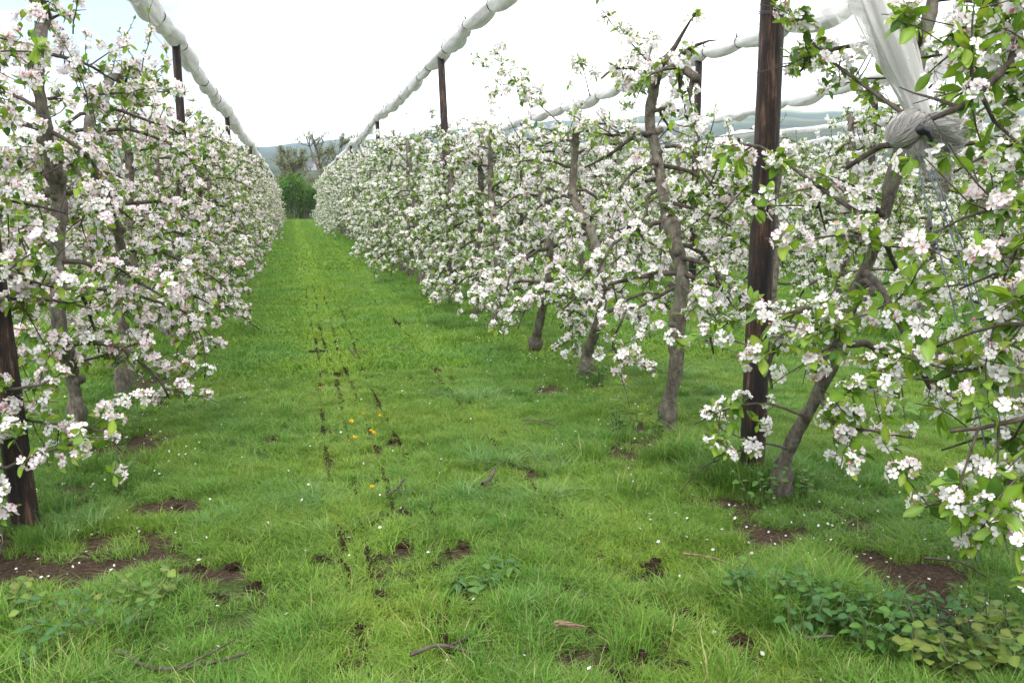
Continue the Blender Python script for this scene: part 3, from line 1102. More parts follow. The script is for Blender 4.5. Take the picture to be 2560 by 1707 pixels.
at = me.attributes.new('vid', 'INT', 'POINT'); at.data.foreach_set('value', VID)
at = me.attributes.new('rot', 'FLOAT_VECTOR', 'POINT')
at.data.foreach_set('vector', np.stack([rng.normal(0, .06, len(P)), rng.normal(0, .06, len(P)), rng.uniform(0, 6.28, len(P))], 1).astype(np.float32).ravel())
at = me.attributes.new('scl', 'FLOAT_VECTOR', 'POINT')
hs = SCL * rng.uniform(.75, 1.25, len(P))
at.data.foreach_set('vector', np.stack([SCL, SCL, hs], 1).astype(np.float32).ravel())
go = obj('grass', me, kind='stuff', label='short green grass covering the orchard floor')
ng = bpy.data.node_groups.new('grass_tufts', 'GeometryNodeTree')
ng.interface.new_socket('Geometry', in_out='INPUT', socket_type='NodeSocketGeometry')
ng.interface.new_socket('Geometry', in_out='OUTPUT', socket_type='NodeSocketGeometry')
gi = ng.nodes.new('NodeGroupInput'); gout = ng.nodes.new('NodeGroupOutput')
ci = ng.nodes.new('GeometryNodeCollectionInfo')
ci.inputs['Collection'].default_value = gc
ci.inputs['Separate Children'].default_value = True
ci.inputs['Reset Children'].default_value = True
iop = ng.nodes.new('GeometryNodeInstanceOnPoints')
iop.inputs['Pick Instance'].default_value = True
ng.links.new(gi.outputs[0], iop.inputs['Points'])
ng.links.new(ci.outputs[0], iop.inputs['Instance'])
for nm, ty, so_ in (('vid', 'INT', 'Instance Index'), ('rot', 'FLOAT_VECTOR', 'Rotation'), ('scl', 'FLOAT_VECTOR', 'Scale')):
    na = ng.nodes.new('GeometryNodeInputNamedAttribute')
    na.data_type = ty
    na.inputs['Name'].default_value = nm
    if nm == 'rot':
        e2r = ng.nodes.new('FunctionNodeEulerToRotation')
        ng.links.new(na.outputs['Attribute'], e2r.inputs[0])
        ng.links.new(e2r.outputs[0], iop.inputs[so_])
    else:
        ng.links.new(na.outputs['Attribute'], iop.inputs[so_])
ng.links.new(iop.outputs[0], gout.inputs[0])
md = go.modifiers.new('tufts', 'NODES')
md.node_group = ng

# ------------------------------------------------------------------ hedge and trees beyond the rows
rng = rs(31)


def hedge(name, label, cat, x0, x1, y0, y1, h, n, seed, group=None):
    r = rs(seed)
    t = thing(name, label, cat, ((x0 + x1) / 2, (y0 + y1) / 2, 0), group)
    b = Buf()
    for _ in range(46):
        px, py = r.uniform((x0 - x1) / 2, (x1 - x0) / 2), r.uniform((y0 - y1) / 2, (y1 - y0) / 2)
        hh = h * r.uniform(.6, .95)
        pts = [(px, py, -.6), (px + r.normal(0, .08), py, hh * .5), (px + r.normal(0, .2), py + r.normal(0, .2), hh)]
        tube(b, pts, [.03, .022, .008], 5, (0.1, .09, .06))
    obj('stems', b.mesh('stems', M['twig_bark']), t, kind='stuff')
    b = Buf()
    cen = np.stack([r.uniform((x0 - x1) / 2, (x1 - x0) / 2, 240), r.uniform((y0 - y1) / 2, (y1 - y0) / 2, 240), h * r.beta(1.6, 1.15, 240)], 1)
    cen[:, 2] = np.minimum(cen[:, 2], h * (0.82 + .18 * np.cos(cen[:, 0] * 1.7 + 1)))
    pos = cen[r.randint(0, 240, n)] + r.normal(0, 1, (n, 3)) * np.array([.26, .26, .24])
    pos = pos[(pos[:, 2] > 0.1)]
    k = len(pos)
    L = np.concatenate([pos, unit(r.normal(0, 1, (k, 3))), r.uniform(.1, .2, (k, 1))], 1)
    F = leaf_frames(r, L)
    col = np.array([(0.05, 0.125, 0.01), (0.075, 0.165, 0.012), (0.105, 0.21, 0.016), (0.035, 0.09, 0.01)])[r.randint(0, 4, k)]
    idx = r.randint(0, 6, k)
    for i in range(6):
        m_ = idx == i
        scatter(b, leaf_lo[i], L[m_, :3], F[m_], L[m_, 6], col[m_])
    obj('foliage', b.mesh('foliage', M['hedge']), t, kind='stuff')


hedge('hedge_shrub', 'dense dark green shrub closing the far end of the grass aisle', 'shrub', -1.7, 3.0, 86.6, 89.8, 4.1, 17000, 1)
hedge('hedge_shrub', 'low green shrub right of the dark shrub at the aisle end', 'shrub', 3.2, 6.2, 90, 92.5, 3.2, 5000, 2)
hedge('hedge_shrub', 'low green shrub left of the dark shrub at the aisle end', 'shrub', -5.0, -2.0, 90, 92.5, 3.0, 5000, 3)


def bare_tree(x, y, z, H, spread, seed, label, cols, nleaf, group, trunks=1, lsize=(.09, .2)):
    r = rs(seed)
    t = thing('bare_tree', label, 'tree', (x, y, z), group)
    bt, bb, bl = Buf(), Buf(), Buf()
    tips = []
    for k in range(trunks):
        a = r.uniform(0, 6.28)
        lean = np.array([math.cos(a), math.sin(a), 0]) * (0.05 if trunks == 1 else .22)
        T = smooth_path([np.zeros(3) + lean, lean * H * .4 + np.array([r.normal(0, .2), r.normal(0, .2), H * .4]), lean * H * .8 + np.array([r.normal(0, .4), r.normal(0, .4), H * .84])], 10)
        tube(bt, T, np.linspace(.14, .04, 10) * H / 9, 7, (.1, .1, .08))
        for i in range(20):
            s = r.uniform(.22, 1); j = min(int(s * 9), 8)
            a = r.uniform(0, 6.28)
            d = unit(np.array([math.cos(a), math.sin(a), r.uniform(.5, 1.6)]))
            L = spread * r.uniform(.5, 1.0) * (1.15 - .5 * s)
            p = rand_limb(r, T[j], d, L, -.05, 7)
            tube(bb, p, np.linspace(.035, .01, 7) * H / 9, 4, (.1, .1, .08))
            for q in range(8):
                i2 = r.randint(2, 6)
                d2 = unit(unit(p[i2 + 0] - p[i2 - 1]) + r.normal(0, .5, 3) + np.array([0, 0, .25]))
                p2 = rand_limb(r, p[i2], d2, L * r.uniform(.25, .5), -.03, 5)
                tube(bb, p2, np.linspace(.011, .004, 5) * H / 9, 3, (.1, .1, .08))
                tips += list(p2[1:]) + list((p2[1:] + p2[:-1]) / 2)
    obj('trunk', bt.mesh('trunk', M['bark']), t)
    obj('branches', bb.mesh('branches', M['twig_bark']), t, kind='stuff')
    tips = np.array(tips)
    pos = tips[r.randint(0, len(tips), nleaf)] + r.normal(0, .1, (nleaf, 3))
    L = np.concatenate([pos, unit(r.normal(0, 1, (nleaf, 3))), r.uniform(lsize[0], lsize[1], (nleaf, 1))], 1)
    F = leaf_frames(r, L)
    col = np.array(cols)[r.randint(0, len(cols), nleaf)]
    idx = r.randint(0, 6, nleaf)
    for i in range(6):
        m_ = idx == i
        scatter(bl, leaf_lo[i], L[m_, :3], F[m_], L[m_, 6], col[m_])
    obj('crown', bl.mesh('crown', M['hedge']), t, kind='stuff')


OLIVE = [(0.16, 0.18, 0.05), (0.2, 0.2, 0.06), (0.12, 0.15, 0.045), (0.25, 0.2, 0.1)]
GREEN = [(0.1, 0.17, 0.035), (0.14, 0.21, 0.045), (0.08, 0.13, 0.03)]
BROWN = [(0.18, 0.18, 0.1), (0.15, 0.165, 0.08), (0.2, 0.2, 0.1)]
BG = 'trees in spring leaf beyond the orchard'
bare_tree(5.0, 118, -3.0, 15.6, 5.0, 71, 'tall spreading tree in thin spring leaf behind the aisle end shrub', OLIVE, 5200, BG, 4, (.16, .32))
bare_tree(-1.6, 122, -3.4, 14.2, 3.4, 72, 'brownish twiggy tree beside the tall spreading tree beyond the aisle', BROWN, 9000, BG, 3, (.16, .32))
bare_tree(-3.9, 114, -3.0, 13.4, 3.4, 73, 'pale green feathery tree above the end of the left blossom row', GREEN, 8000, BG, 2, (.16, .32))
bare_tree(-8.2, 120, -3.2, 12.6, 3.6, 74, 'olive tree half hidden behind the end of the left blossom row', OLIVE, 8000, BG, 2, (.16, .32))
bare_tree(1.6, 138, -4.0, 13.6, 3.8, 75, 'low brown bush-like tree in the gap beyond the aisle end', BROWN, 9000, BG, 3, (.16, .32))
bare_tree(10.0, 116, -3.0, 12.4, 3.6, 76, 'green feathery tree above the end of the right blossom row', GREEN, 8000, BG, 2, (.16, .32))
bare_tree(16.0, 112, -2.6, 12.4, 3.6, 77, 'olive green tree behind the right blossom row, near its third post', OLIVE, 7000, BG, 2, (.16, .32))
bare_tree(12.6, 98, -2.0, 13.6, 2.8, 78, 'yellowish thin tree rising over the middle of the right blossom row', [(0.3, 0.27, 0.1), (0.24, 0.24, 0.09)], 3000, BG, 2, (.12, .24))
for i, (x_, y_) in enumerate([(27, 108), (31, 104), (35, 110), (40, 104), (45, 108), (-12, 110), (-16, 104)]):
    bare_tree(x_, y_, -2.5, 10.6 + (i * 37 % 10) * .14, 3.4, 80 + i, 'grey brown twiggy tree in the tree belt beyond the orchard rows', BROWN, 5000, 'belt of bare trees beyond the orchard', 2, (.12, .26))


def house(x, y, wdt, dep, hgt, roof_h, rot, roof, label):
    z = hill_z(x, y) - 1
    t = thing('house', label, 'house', (x, y, z), 'houses in the valley')
    t.rotation_euler = (0, 0, rot)
    a, d = wdt / 2, dep / 2
    b = Buf()
    v = [(-a, -d, 0), (a, -d, 0), (a, d, 0), (-a, d, 0), (-a, -d, hgt), (a, -d, hgt), (a, d, hgt), (-a, d, hgt), (-a, 0, hgt + roof_h), (a, 0, hgt + roof_h)]
    qd = [(0, 1, 5, 4), (1, 2, 6, 5), (2, 3, 7, 6), (3, 0, 4, 7)]
    f = [x_ for q_ in qd for x_ in ((q_[0], q_[1], q_[2]), (q_[0], q_[2], q_[3]))] + [(5, 6, 9), (7, 4, 8)]
    b.add(v, f); obj('wall', b.mesh('wall', M['house_wall'], False), t)
    b = Buf()
    e = 0.5
    for s in (-1, 1):
        y1, z1 = s * (d + e), hgt - e * roof_h / d
        vv = [(-a - e, y1, z1 + .05), (a + e, y1, z1 + .05), (a + e, 0, hgt + roof_h + .05), (-a - e, 0, hgt + roof_h + .05)]
        vv += [(p[0], p[1], p[2] + .3) for p in vv]
        qs = [(0, 1, 2, 3), (4, 5, 6, 7), (0, 1, 5, 4), (1, 2, 6, 5), (2, 3, 7, 6), (3, 0, 4, 7)]
        b.add(vv, [x_ for q_ in qs for x_ in ((q_[0], q_[1], q_[2]), (q_[0], q_[2], q_[3]))])
    ro = obj('roof', b.mesh('roof', M[roof], False), t)
    b = Buf()
    tube(b, [(a * .4, .4, hgt + roof_h * .6), (a * .4, .4, hgt + roof_h + 1.3)], .5, 4); obj('chimney', b.mesh('chimney', M['roof_tile'], False), ro)
    for k in range(4):
        b = Buf()
        xw = -a + wdt * (k % 2 + .5) / 2; zw = hgt * (.28 if k < 2 else .7)
        vv = [(xw - .6, -d - .04, zw - .7), (xw + .6, -d - .04, zw - .7), (xw + .6, -d - .04, zw + .7), (xw - .6, -d - .04, zw + .7)]
        vv += [(p[0], -d + .05, p[2]) for p in vv]
        qs = [(0, 1, 2, 3), (0, 1, 5, 4), (1, 2, 6, 5), (2, 3, 7, 6), (3, 0, 4, 7)]
        b.add(vv, [x_ for q_ in qs for x_ in ((q_[0], q_[1], q_[2]), (q_[0], q_[2], q_[3]))])
        obj('window', b.mesh('window', M['window_glass'], False), t)


house(11, 690, 7.5, 6, 3.6, 3.2, 0.3, 'roof_slate', 'small pale house with grey roof seen over the aisle end shrub')
house(18.5, 700, 7, 6, 3.6, 3.2, 1.2, 'roof_tile', 'small house with pinkish tiled roof right of the grey roofed house')
house(-3, 740, 8, 6, 3.6, 3.2, -0.2, 'roof_slate', 'farther grey roofed house left in the gap beyond the aisle')

# ------------------------------------------------------------------ posts
def post(loc, top, r, label, group, sides=16, seed=0, loops=()):
    rg = rs(seed + 400)
    t = thing('wooden_post', label, 'post', loc, group)
    top = np.array(top, float) - np.array(loc, float)
    p0 = np.array([0, 0, -0.3])
    pts = np.array([p0 + (top - p0) * s for s in np.linspace(0, 1, 14)])
    b = Buf()
    ph = rg.uniform(0, 6.28, 3)
    tube(b, pts, np.linspace(r * 1.04, r * .94, 14), sides, (0, 0, 0), True, lambda u, a: 1 + .02 * np.sin(2 * a + ph[0] + u * 2) + .025 * np.sin(5 * a + ph[1] + u * 1.5) + .02 * np.sin(9 * a + ph[2]) - 0.10 * np.exp(-((a - 4.4 - .1 * np.sin(u * 9)) / .09) ** 2))
    obj('shaft', b.mesh('shaft', M['post']), t)
    for h in loops:
        c = top * (h / top[2]); c[2] = h
        a = np.linspace(0, 2 * PI, 17)
        b = Buf()
        for dz in (0, .009):
            tube(b, np.stack([c[0] + np.cos(a) * (r * 1.05 + .003), c[1] + np.sin(a) * (r * 1.05 + .003), np.full(17, h + dz) + .012 * np.sin(a)], 1), .0016, 5, (0, 0, 0), False)
        obj('wire_loop', b.mesh('wire_loop', M['wire']), t)
    return t


PG = {'right': 'posts carrying the net over the row right of the aisle', 'left': 'posts carrying the net over the row left of the aisle', 'second': 'posts of the second row right of the aisle'}
post((2.44, 4.34, 0), (2.46, 4.36, 3.9), .066, 'thick dark creosoted post beside the leaning apple trunk, nearest post on the right', PG['right'], 20, 1, (0.72, 2.52))
RP = [14.2, 26.0, 38.0, 49.5, 61.0, 72.0]
RPL = ['dark post with scorched bark rising to the net, second post in the right row', 'third dark post of the right row, at the dip of the net', 'fourth thin post of the right row, nearer the aisle end']
for i, y_ in enumerate(RP):
    post((2.5, y_, 0), (2.44, y_ + (.7 if i == 0 else .3), 3.95), .062, RPL[i] if i < 3 else 'far thin post under the net near the end of the right row', PG['right'], 10, 10 + i, (1.9,) if i == 0 else ())
post((-1.28, 4.5, 0), (-1.50, 4.62, 3.86), .058, 'thick brown cracked post at the left edge of the picture, nearest post on the left', PG['left'], 20, 2, (1.45,))
LP = [13.6, 23.6, 36.2, 47.5, 59, 70, 79]
LPL = ['dark post under the net above the left blossom row, second post on the left', 'third thin post of the left row, where the net dips', 'fourth thin post of the left row, nearer the aisle end']
for i, y_ in enumerate(LP):
    post((-1.46, y_, 0), (-1.5, y_, 3.84), .06, LPL[i] if i < 3 else 'far thin post under the net near the end of the left row', PG['left'], 10, 30 + i)
for i, y_ in enumerate([13.6, 25.0, 36.5, 48]):
    post((6.4, y_, 0), (6.4, y_, 3.86), .062, ['brown post of the second row right of the aisle, beside the cut branch stump', 'second brown post of the second row, behind the right blossom row'][i] if i < 2 else 'far post of the second row, mostly hidden by blossom', PG['second'], 10, 50 + i)
for k, X_ in enumerate([10.3, 14.2, 18.1, 22.0]):
    for i, y_ in enumerate([14.5 + k, 26 + k, 37.5 + k]):
        post((X_, y_, 0), (X_, y_, 3.86), .06, 'thin dark post among the distant orchard rows on the right', 'posts of the distant rows on the right', 8, 70 + k * 5 + i)

# ------------------------------------------------------------------ rolled hail nets
def net_roll(X_, y0, y1, zf, seed, label, r_mid=0.13, sup=(), tie_to=30):
    rg = rs(seed)
    t = thing('hail_net', label, 'net', (X_, 0, 0), 'rolled white hail nets above the tree rows')
    ties = [y0]
    while ties[-1] < y1:
        ties.append(ties[-1] + rg.choice([.75, 1.2, 1.55]) * rg.uniform(.85, 1.2) * (1 if ties[-1] < 30 else 1.3))
    ties[-1] = y1
    ties = np.array(ties)
    mids = r_mid * rg.uniform(.72, 1.25, len(ties))
    pin = r_mid * rg.uniform(.45, .72, len(ties))
    ys = []
    for a, b_ in zip(ties[:-1], ties[1:]):
        ys += list(np.linspace(a, b_, 11 if a < 25 else 7)[:-1])
    ys = np.array(ys + [y1])
    i = np.clip(np.searchsorted(ties, ys, 'right') - 1, 0, len(ties) - 2)
    u = (ys - ties[i]) / (ties[i + 1] - ties[i])
    sag = np.sin(u * PI) ** .8
    skew = np.sin(u ** .8 * PI) ** .75
    r = pin[i] * (1 - u) + pin[i + 1] * u
    r = r + (mids[i] - r) * skew
    z = np.array([zf(y) for y in ys]) - r * .55 - sag * .02
    x = np.interp(ys, ties, rg.normal(0, .02, len(ties)))
    pts = np.stack([x, ys, z], 1)
    b = Buf()
    ph = rg.uniform(0, 6.28, 4)
    sd = 18 if y0 < 20 else 12
    tube(b, pts, r, sd, (1, 1, 1), True, lambda uu, a: 1 + .07 * np.sin(3 * a + ph[0] + 3 * np.sin(uu * 37)) + .05 * np.sin(5 * a + ph[1] + 2 * np.sin(uu * 61)) + .045 * np.sin(8 * a + ph[2] + uu * 20))
    obj('roll', b.mesh('roll', M['net']), t)
    # a loose lip of net hanging under the roll
    b = Buf()
    k = len(ys)
    lip = r * (.15 + .5 * np.clip(np.sin(ys * 1.3 + ph[3]), 0, 1) * sag)
    th = .9 * np.sin(ys * .7)
    A_ = pts + np.stack([r * .55 * np.sin(th), np.zeros(k), -r * .8], 1)
    B_ = A_ + np.stack([.25 * lip, np.zeros(k), -lip], 1)
    V = np.concatenate([A_, B_])
    q0 = np.arange(k - 1)
    f_ = np.concatenate([np.stack([q0, q0 + 1, q0 + k + 1], 1), np.stack([q0, q0 + k + 1, q0 + k], 1)])
    wv = np.concatenate([np.stack([ys, np.zeros(k), np.zeros(k)], 1), np.stack([ys, lip, np.zeros(k)], 1)])
    b.add(V, f_, (1, 1, 1), wv)
    obj('loose_edge', b.mesh('loose_edge', M['net_sheet']), t)
    for j, yt in enumerate(ties):
        if yt > tie_to:
            break
        zc = zf(yt) - pin[j] * .55
        a = np.linspace(0, 2 * PI, 13)
        xx = float(np.interp(yt, ties, np.interp(ties, ys, x)))
        b = Buf()
        R_ = pin[j] * 1.12
        tube(b, np.stack([xx + np.cos(a) * R_, np.full(13, yt) + .01 * np.cos(a), zc + np.sin(a) * R_], 1), .007, 5, (0, 0, 0), False)
        kx = rg.uniform(1.2, 2.4)
        c = np.array([xx + math.cos(kx) * R_, yt, zc + math.sin(kx) * R_])
        tube(b, [c, c + np.array([.0, .02, .03]), c + np.array([-.02, -.03, .045])], [.014, .012, .006], 6)
        obj('tie', b.mesh('tie', M['rubber']), t)
    # the wire it is hung on
    b = Buf()
    yy = np.linspace(y0, min(y1, 60), 40)
    tube(b, np.stack([np.zeros(40), yy, [zf(v) + .015 for v in yy]], 1), .003, 4, (0, 0, 0), False)
    obj('wire', b.mesh('wire', M['wire']), t)
    return t


def zr(posts, top, dip, end, ramp_=None):
    ps = np.array(posts)

    def f_(y):
        if y <= ps[0] or y >= ps[-1]:
            z_ = top
        else:
            i = np.searchsorted(ps, y) - 1
            u = (y - ps[i]) / (ps[i + 1] - ps[i])
            z_ = top - dip * 4 * u * (1 - u)
        return z_ - end * max(0.0, (y - 62) / 18.0) ** 2
    return f_


net_roll(2.44, 4.5, 76.5, zr([4.3] + RP, 4.07, .13, .5), 1, 'rolled white net over the row right of the aisle, tied in swags', .115)
net_roll(-1.5, 4.8, 86, zr([4.6] + LP, 3.93, .13, .6), 2, 'rolled white net over the row left of the aisle, thick at top left', .14)
net_roll(6.4, 7.5, 52, zr([2.5, 13.6, 25, 36.5, 48], 3.95, .1, .3), 3, 'rolled white net over the second row, passing behind the dark near post', .115, tie_to=22)
for k, X_ in enumerate([10.3, 14.2, 18.1, 22.0]):
    net_roll(X_, 8.5 + k, 44, zr([3 + k, 14.5 + k, 26 + k, 37.5 + k], 3.9 - .04 * k, .22, 0), 4 + k,
             ['rolled white net of the third row, ending right behind the hanging net', 'pale net roll low over the fourth row, seen through gaps in the blossom',
              'pale net roll of the fifth row in the distance at right', 'farthest visible pale net roll at right, over the sixth row'][k], .12, tie_to=16)

# ------------------------------------------------------------------ the loose net tied down at the row end
hn = thing('hanging_net', 'loose grey white net hanging from above, knotted in a bunch among the right branches', 'net', (2.44, 3.25, 0))
b = Buf()
o0 = np.array([2.44, 3.25, 0])
pp = smooth_path(np.array([(2.44, 4.3, 3.86), (2.44, 3.95, 3.2), (2.40, 3.5, 2.6), (2.40, 3.3, 2.25), (2.47, 3.24, 2.02), (2.49, 3.2, 1.9)]) - o0, 40)
s = np.linspace(0, 1, 40)
rr = np.interp(s, [0, .2, .5, .72, .9, 1], [.12, .16, .145, .105, .065, .035])
rg = rs(77)
tube(b, pp, rr, 48, (1, 1, 1), False, lambda u, a: 1 + .16 * np.sin(3 * a + 2 * u) + .10 * np.sin(7 * a + 1.5 + 3 * u) + .07 * np.sin(13 * a - 2 * u) + .05 * np.sin(21 * a + 4 * u))
aa = np.tile(np.linspace(0, 1, 48, endpoint=False), 40); ss = np.repeat(s * 2.3, 48)
b.w.append(np.stack([aa * .8, ss, ss * 0], 1))
obj('bundle', b.mesh('bundle', M['net_fold']), hn)
b = Buf()
tube(b, pp, rr * .8, 24, (1, 1, 1), False, lambda u, a: 1 + .18 * np.sin(3 * a + 2.4 * u) + .12 * np.sin(6 * a + 1.5 + 3 * u))
aa = np.tile(np.linspace(0, 1, 24, endpoint=False), 40); ss = np.repeat(s * 2.3, 24)
b.w.append(np.stack([aa * .6, ss, ss * 0], 1))
obj('inner_fold', b.mesh('inner_fold', M['net_fold']), hn)
# thin single sheet spread to the left of the bundle
b = Buf()
nu, nv = 24, 16
U_, V_ = np.meshgrid(np.linspace(0, 1, nu), np.linspace(0, 1, nv), indexing='ij')
top_y, bot_y = 3.75, 3.34
zz = 3.3 - 1.22 * U_ + .16 * V_ * U_
xs = 2.36 - (.50 - .30 * U_ ** 2) * V_ + .02 * np.sin(U_ * 9 + V_ * 4)
ysn = 3.8 - .5 * U_ + .06 * np.sin(V_ * 11 + U_ * 3) * (1 - .5 * U_)
Vt = np.stack([xs, ysn, zz], -1).reshape(-1, 3) - o0
ii, jj = np.meshgrid(np.arange(nu - 1), np.arange(nv - 1), indexing='ij')
a0 = ii * nv + jj
q = np.stack([a0, a0 + nv, a0 + nv + 1, a0 + 1], -1).reshape(-1, 4)
b.add(Vt, np.concatenate([q[:, [0, 1, 2]], q[:, [0, 2, 3]]]), (1, 1, 1), np.stack([U_.ravel() * 1.3, V_.ravel() * .5, V_.ravel() * 0], 1))
obj('loose_sheet', b.mesh('loose_sheet', M['net_sheet']), hn)


def bunch(name, c, ax, rx_, rz_, seed, strands=150):
    """a lobe of bunched net: a lumpy body wound with strands"""
    r = rs(seed)
    c = np.array(c) - o0
    th, phn = np.meshgrid(np.linspace(0, PI, 12), np.linspace(0, 2 * PI, 18, endpoint=False), indexing='ij')
    lump = 1 + .14 * np.sin(3 * phn + th * 2.5 + seed) + .08 * np.sin(7 * phn + 1 + 3 * th)
    P_ = np.stack([np.cos(th) * rx_, np.sin(th) * np.cos(phn) * rz_ * lump, np.sin(th) * np.sin(phn) * rz_ * lump], -1)
    Rm = frames(np.array([ax], float), np.array([0.3]))[0][:, [2, 0, 1]]
    b = Buf()
    k1, k2 = th.shape
    ii, jj = np.meshgrid(np.arange(k1 - 1), np.arange(k2), indexing='ij')
    a0 = ii * k2 + jj; a1 = ii * k2 + (jj + 1) % k2
    q = np.stack([a0, a1, a1 + k2, a0 + k2], -1).reshape(-1, 4)
    b.add(P_.reshape(-1, 3) @ Rm.T + c, np.concatenate([q[:, [0, 1, 2]], q[:, [0, 2, 3]]]), (1, 1, 1))
    o = obj(name, b.mesh(name, M['strand']), hn)
    b = Buf()
    for _ in range(strands):
        tt = np.linspace(r.uniform(0.02, .5), r.uniform(2.4, PI), 9)
        p0 = r.uniform(0, 6.28); sw = r.uniform(-.5, .9)
        e = r.uniform(1.0, 1.16)
        ph_ = p0 + sw * tt
        pts = np.stack([np.cos(tt) * rx_ * e, np.sin(tt) * np.cos(ph_) * rz_ * e, np.sin(tt) * np.sin(ph_) * rz_ * e], 1)
        tube(b, pts @ Rm.T + c, .0014, 3, (1, 1, 1), False)
    obj('strands', b.mesh('strands', M['strand']), o, kind='stuff')
    return o


bunch('knot', (2.43, 3.20, 1.85), (-.75, .1, -.6), .085, .062, 1)
bunch('knot', (2.555, 3.15, 1.835), (1, -.1, -.25), .10, .072, 2)
bunch('knot', (2.475, 3.18, 1.765), (-.1, 0, -1), .05, .042, 3, 60)
b = Buf()
tube(b, np.array([(2.42, 3.1, 1.83), (2.44, 3.085, 1.826), (2.455, 3.085, 1.80), (2.452, 3.085, 1.775)]) - o0, [.02, .014, .009, .006], 8)
b.add(np.array([(math.cos(a_) * .022 * math.cos(e_), math.sin(a_) * .022 * math.cos(e_), .022 * math.sin(e_)) for e_ in np.linspace(-1.57, 1.57, 6) for a_ in np.linspace(0, 6.28, 9)]) + np.array([2.41, 3.09, 1.835]) - o0,
      [x_ for i in range(5) for j in range(8) for x_ in ((i * 9 + j, i * 9 + j + 1, i * 9 + j + 10), (i * 9 + j, i * 9 + j + 10, i * 9 + j + 9))])
obj('rubber_cord', b.mesh('rubber_cord', M['rubber']), hn)
# frayed tail of fine strands under the knot
b = Buf()
for _ in range(90):
    p0 = np.array([2.5, 3.15, 1.78]) + rg.normal(0, .035, 3)
    tube(b, np.array([p0, p0 + np.array([rg.normal(.03, .03), rg.normal(0, .02), -.08]), p0 + np.array([rg.normal(.06, .06), rg.normal(0, .04), rg.uniform(-.17, -.08)])]) - o0, .0011, 3, (1, 1, 1), False)
obj('frayed_tail', b.mesh('frayed_tail', M['strand']), hn, kind='stuff')

# anchor cables from the knot to the ground
for i, (dx, dy) in enumerate([(0, 0), (.035, .03), (-.03, .05)]):
    b = Buf()
    p = np.array([(2.47, 3.2, 1.78), (2.45 + dx, 3.07 + dy * .5, 1.66), (2.45 + dx * 1.6, 2.76 + dy, 1.12), (2.45 + dx, 2.5 + dy, .5), (2.46, 2.22, -.1)])
    tube(b, smooth_path(p - p[0], 20), .003, 6, (0, 0, 0), False)
    obj('anchor_cable', b.mesh('anchor_cable', M['wire']), None, p[0], label=['blue grey steel cable running down from the net knot, nearest the camera', 'middle steel cable of the three running down from the net knot', 'leftmost steel cable of the three running down from the net knot'][i], category='cable', group='steel cables anchoring the net knot')

# trellis wires
for X_, hs_, y1, nm in ((2.42, (.72, 1.15, 1.93), 40, 'right'), (-1.42, (.95, 1.48, 2.05), 40, 'left'), (6.38, (.75, 1.3, 1.95), 40, 'second')):
    for j, h in enumerate(hs_):
        b = Buf()
        yy = np.linspace(4.3 if nm == 'right' else 3.2, y1, 30)
        tube(b, np.stack([.012 * np.sin(yy * 2 + j), yy, h + .012 * np.sin(yy * .9 + j)], 1), .0022, 4, (0, 0, 0), False)
        obj('trellis_wire', b.mesh('trellis_wire', M['wire']), None, (X_, 0, 0), label='%s trellis wire strung between the trunks of the %s' % (['lowest', 'middle', 'top'][j], {'right': 'row right of the aisle', 'left': 'row left of the aisle', 'second': 'second row right of the aisle'}[nm]), category='wire', group='trellis wires')
b = Buf()
p = np.array([(2.44, 4.4, 2.52), (3.6, 6.2, 3.0), (6.35, 12.2, 3.9)])
tube(b, p - p[0], .0022, 4, (0, 0, 0), False)
obj('stay_wire', b.mesh('stay_wire', M['wire']), None, p[0], label='thin stay wire from the dark near post up to the second net roll', category='wire')

# ------------------------------------------------------------------ apple trees: the nearest ones
GR = 'blossoming apple trees in the row right of the aisle'
GL = 'blossoming apple trees in the row left of the aisle'
GS = 'blossoming apple trees in the second row right of the aisle'
near_tree((2.62, 1.98, 0), 'apple tree at the right edge, only its branches with large pale green leaves in view', GR, 61, 2.75, False, 280, 300,
          trunk=[(2.62, 1.98, 0), (2.62, 2.0, .5), (2.6, 2.05, 1.1), (2.64, 2.1, 1.7), (2.62, 2.2, 2.3), (2.6, 2.2, 2.6)],
          limbs=[([(2.6, 2.2, 2.5), (2.45, 2.58, 2.3), (2.38, 2.6, 2.15), (2.32, 2.55, 2.02), (2.24, 2.52, 1.96), (2.1, 2.5, 1.86), (2.02, 2.54, 1.82)], .024, .009),
                 ([(2.62, 2.05, 1.0), (2.4, 2.2, .95), (2.2, 2.35, .84), (2.1, 2.45, .8)], .014, .006),
                 ([(2.6, 2.0, .9), (2.35, 2.1, .8), (2.2, 2.25, .70), (2.2, 2.34, .57), (2.2, 2.4, .44)], .013, .005),
                 ([(2.6, 2.1, 1.6), (2.4, 2.4, 1.5), (2.3, 2.62, 1.34)], .014, .006)]
          + [([(2.61, 2.05, z_ - .12), (2.5, 2.3, z_), (2.36 - dx, 2.52 + dy, z_ + .04), (2.25 - dx, 2.7 + dy, z_ - .06)], .011, .004) for z_, dx, dy in
             ((.5, .02, 0), (.68, -.12, .1), (.95, .0, .06), (1.12, .1, -.1), (1.3, -.1, .05), (1.5, .08, 0), (1.72, -.08, .1), (1.95, 0, .1), (2.15, -.05, .0), (2.35, .05, .1))],
          n_limbs=5, zmin=.8, reach=.6, shoots=2, dens=.8, fade=.34, big=.98, leafm=1.5, leafs=1.22)
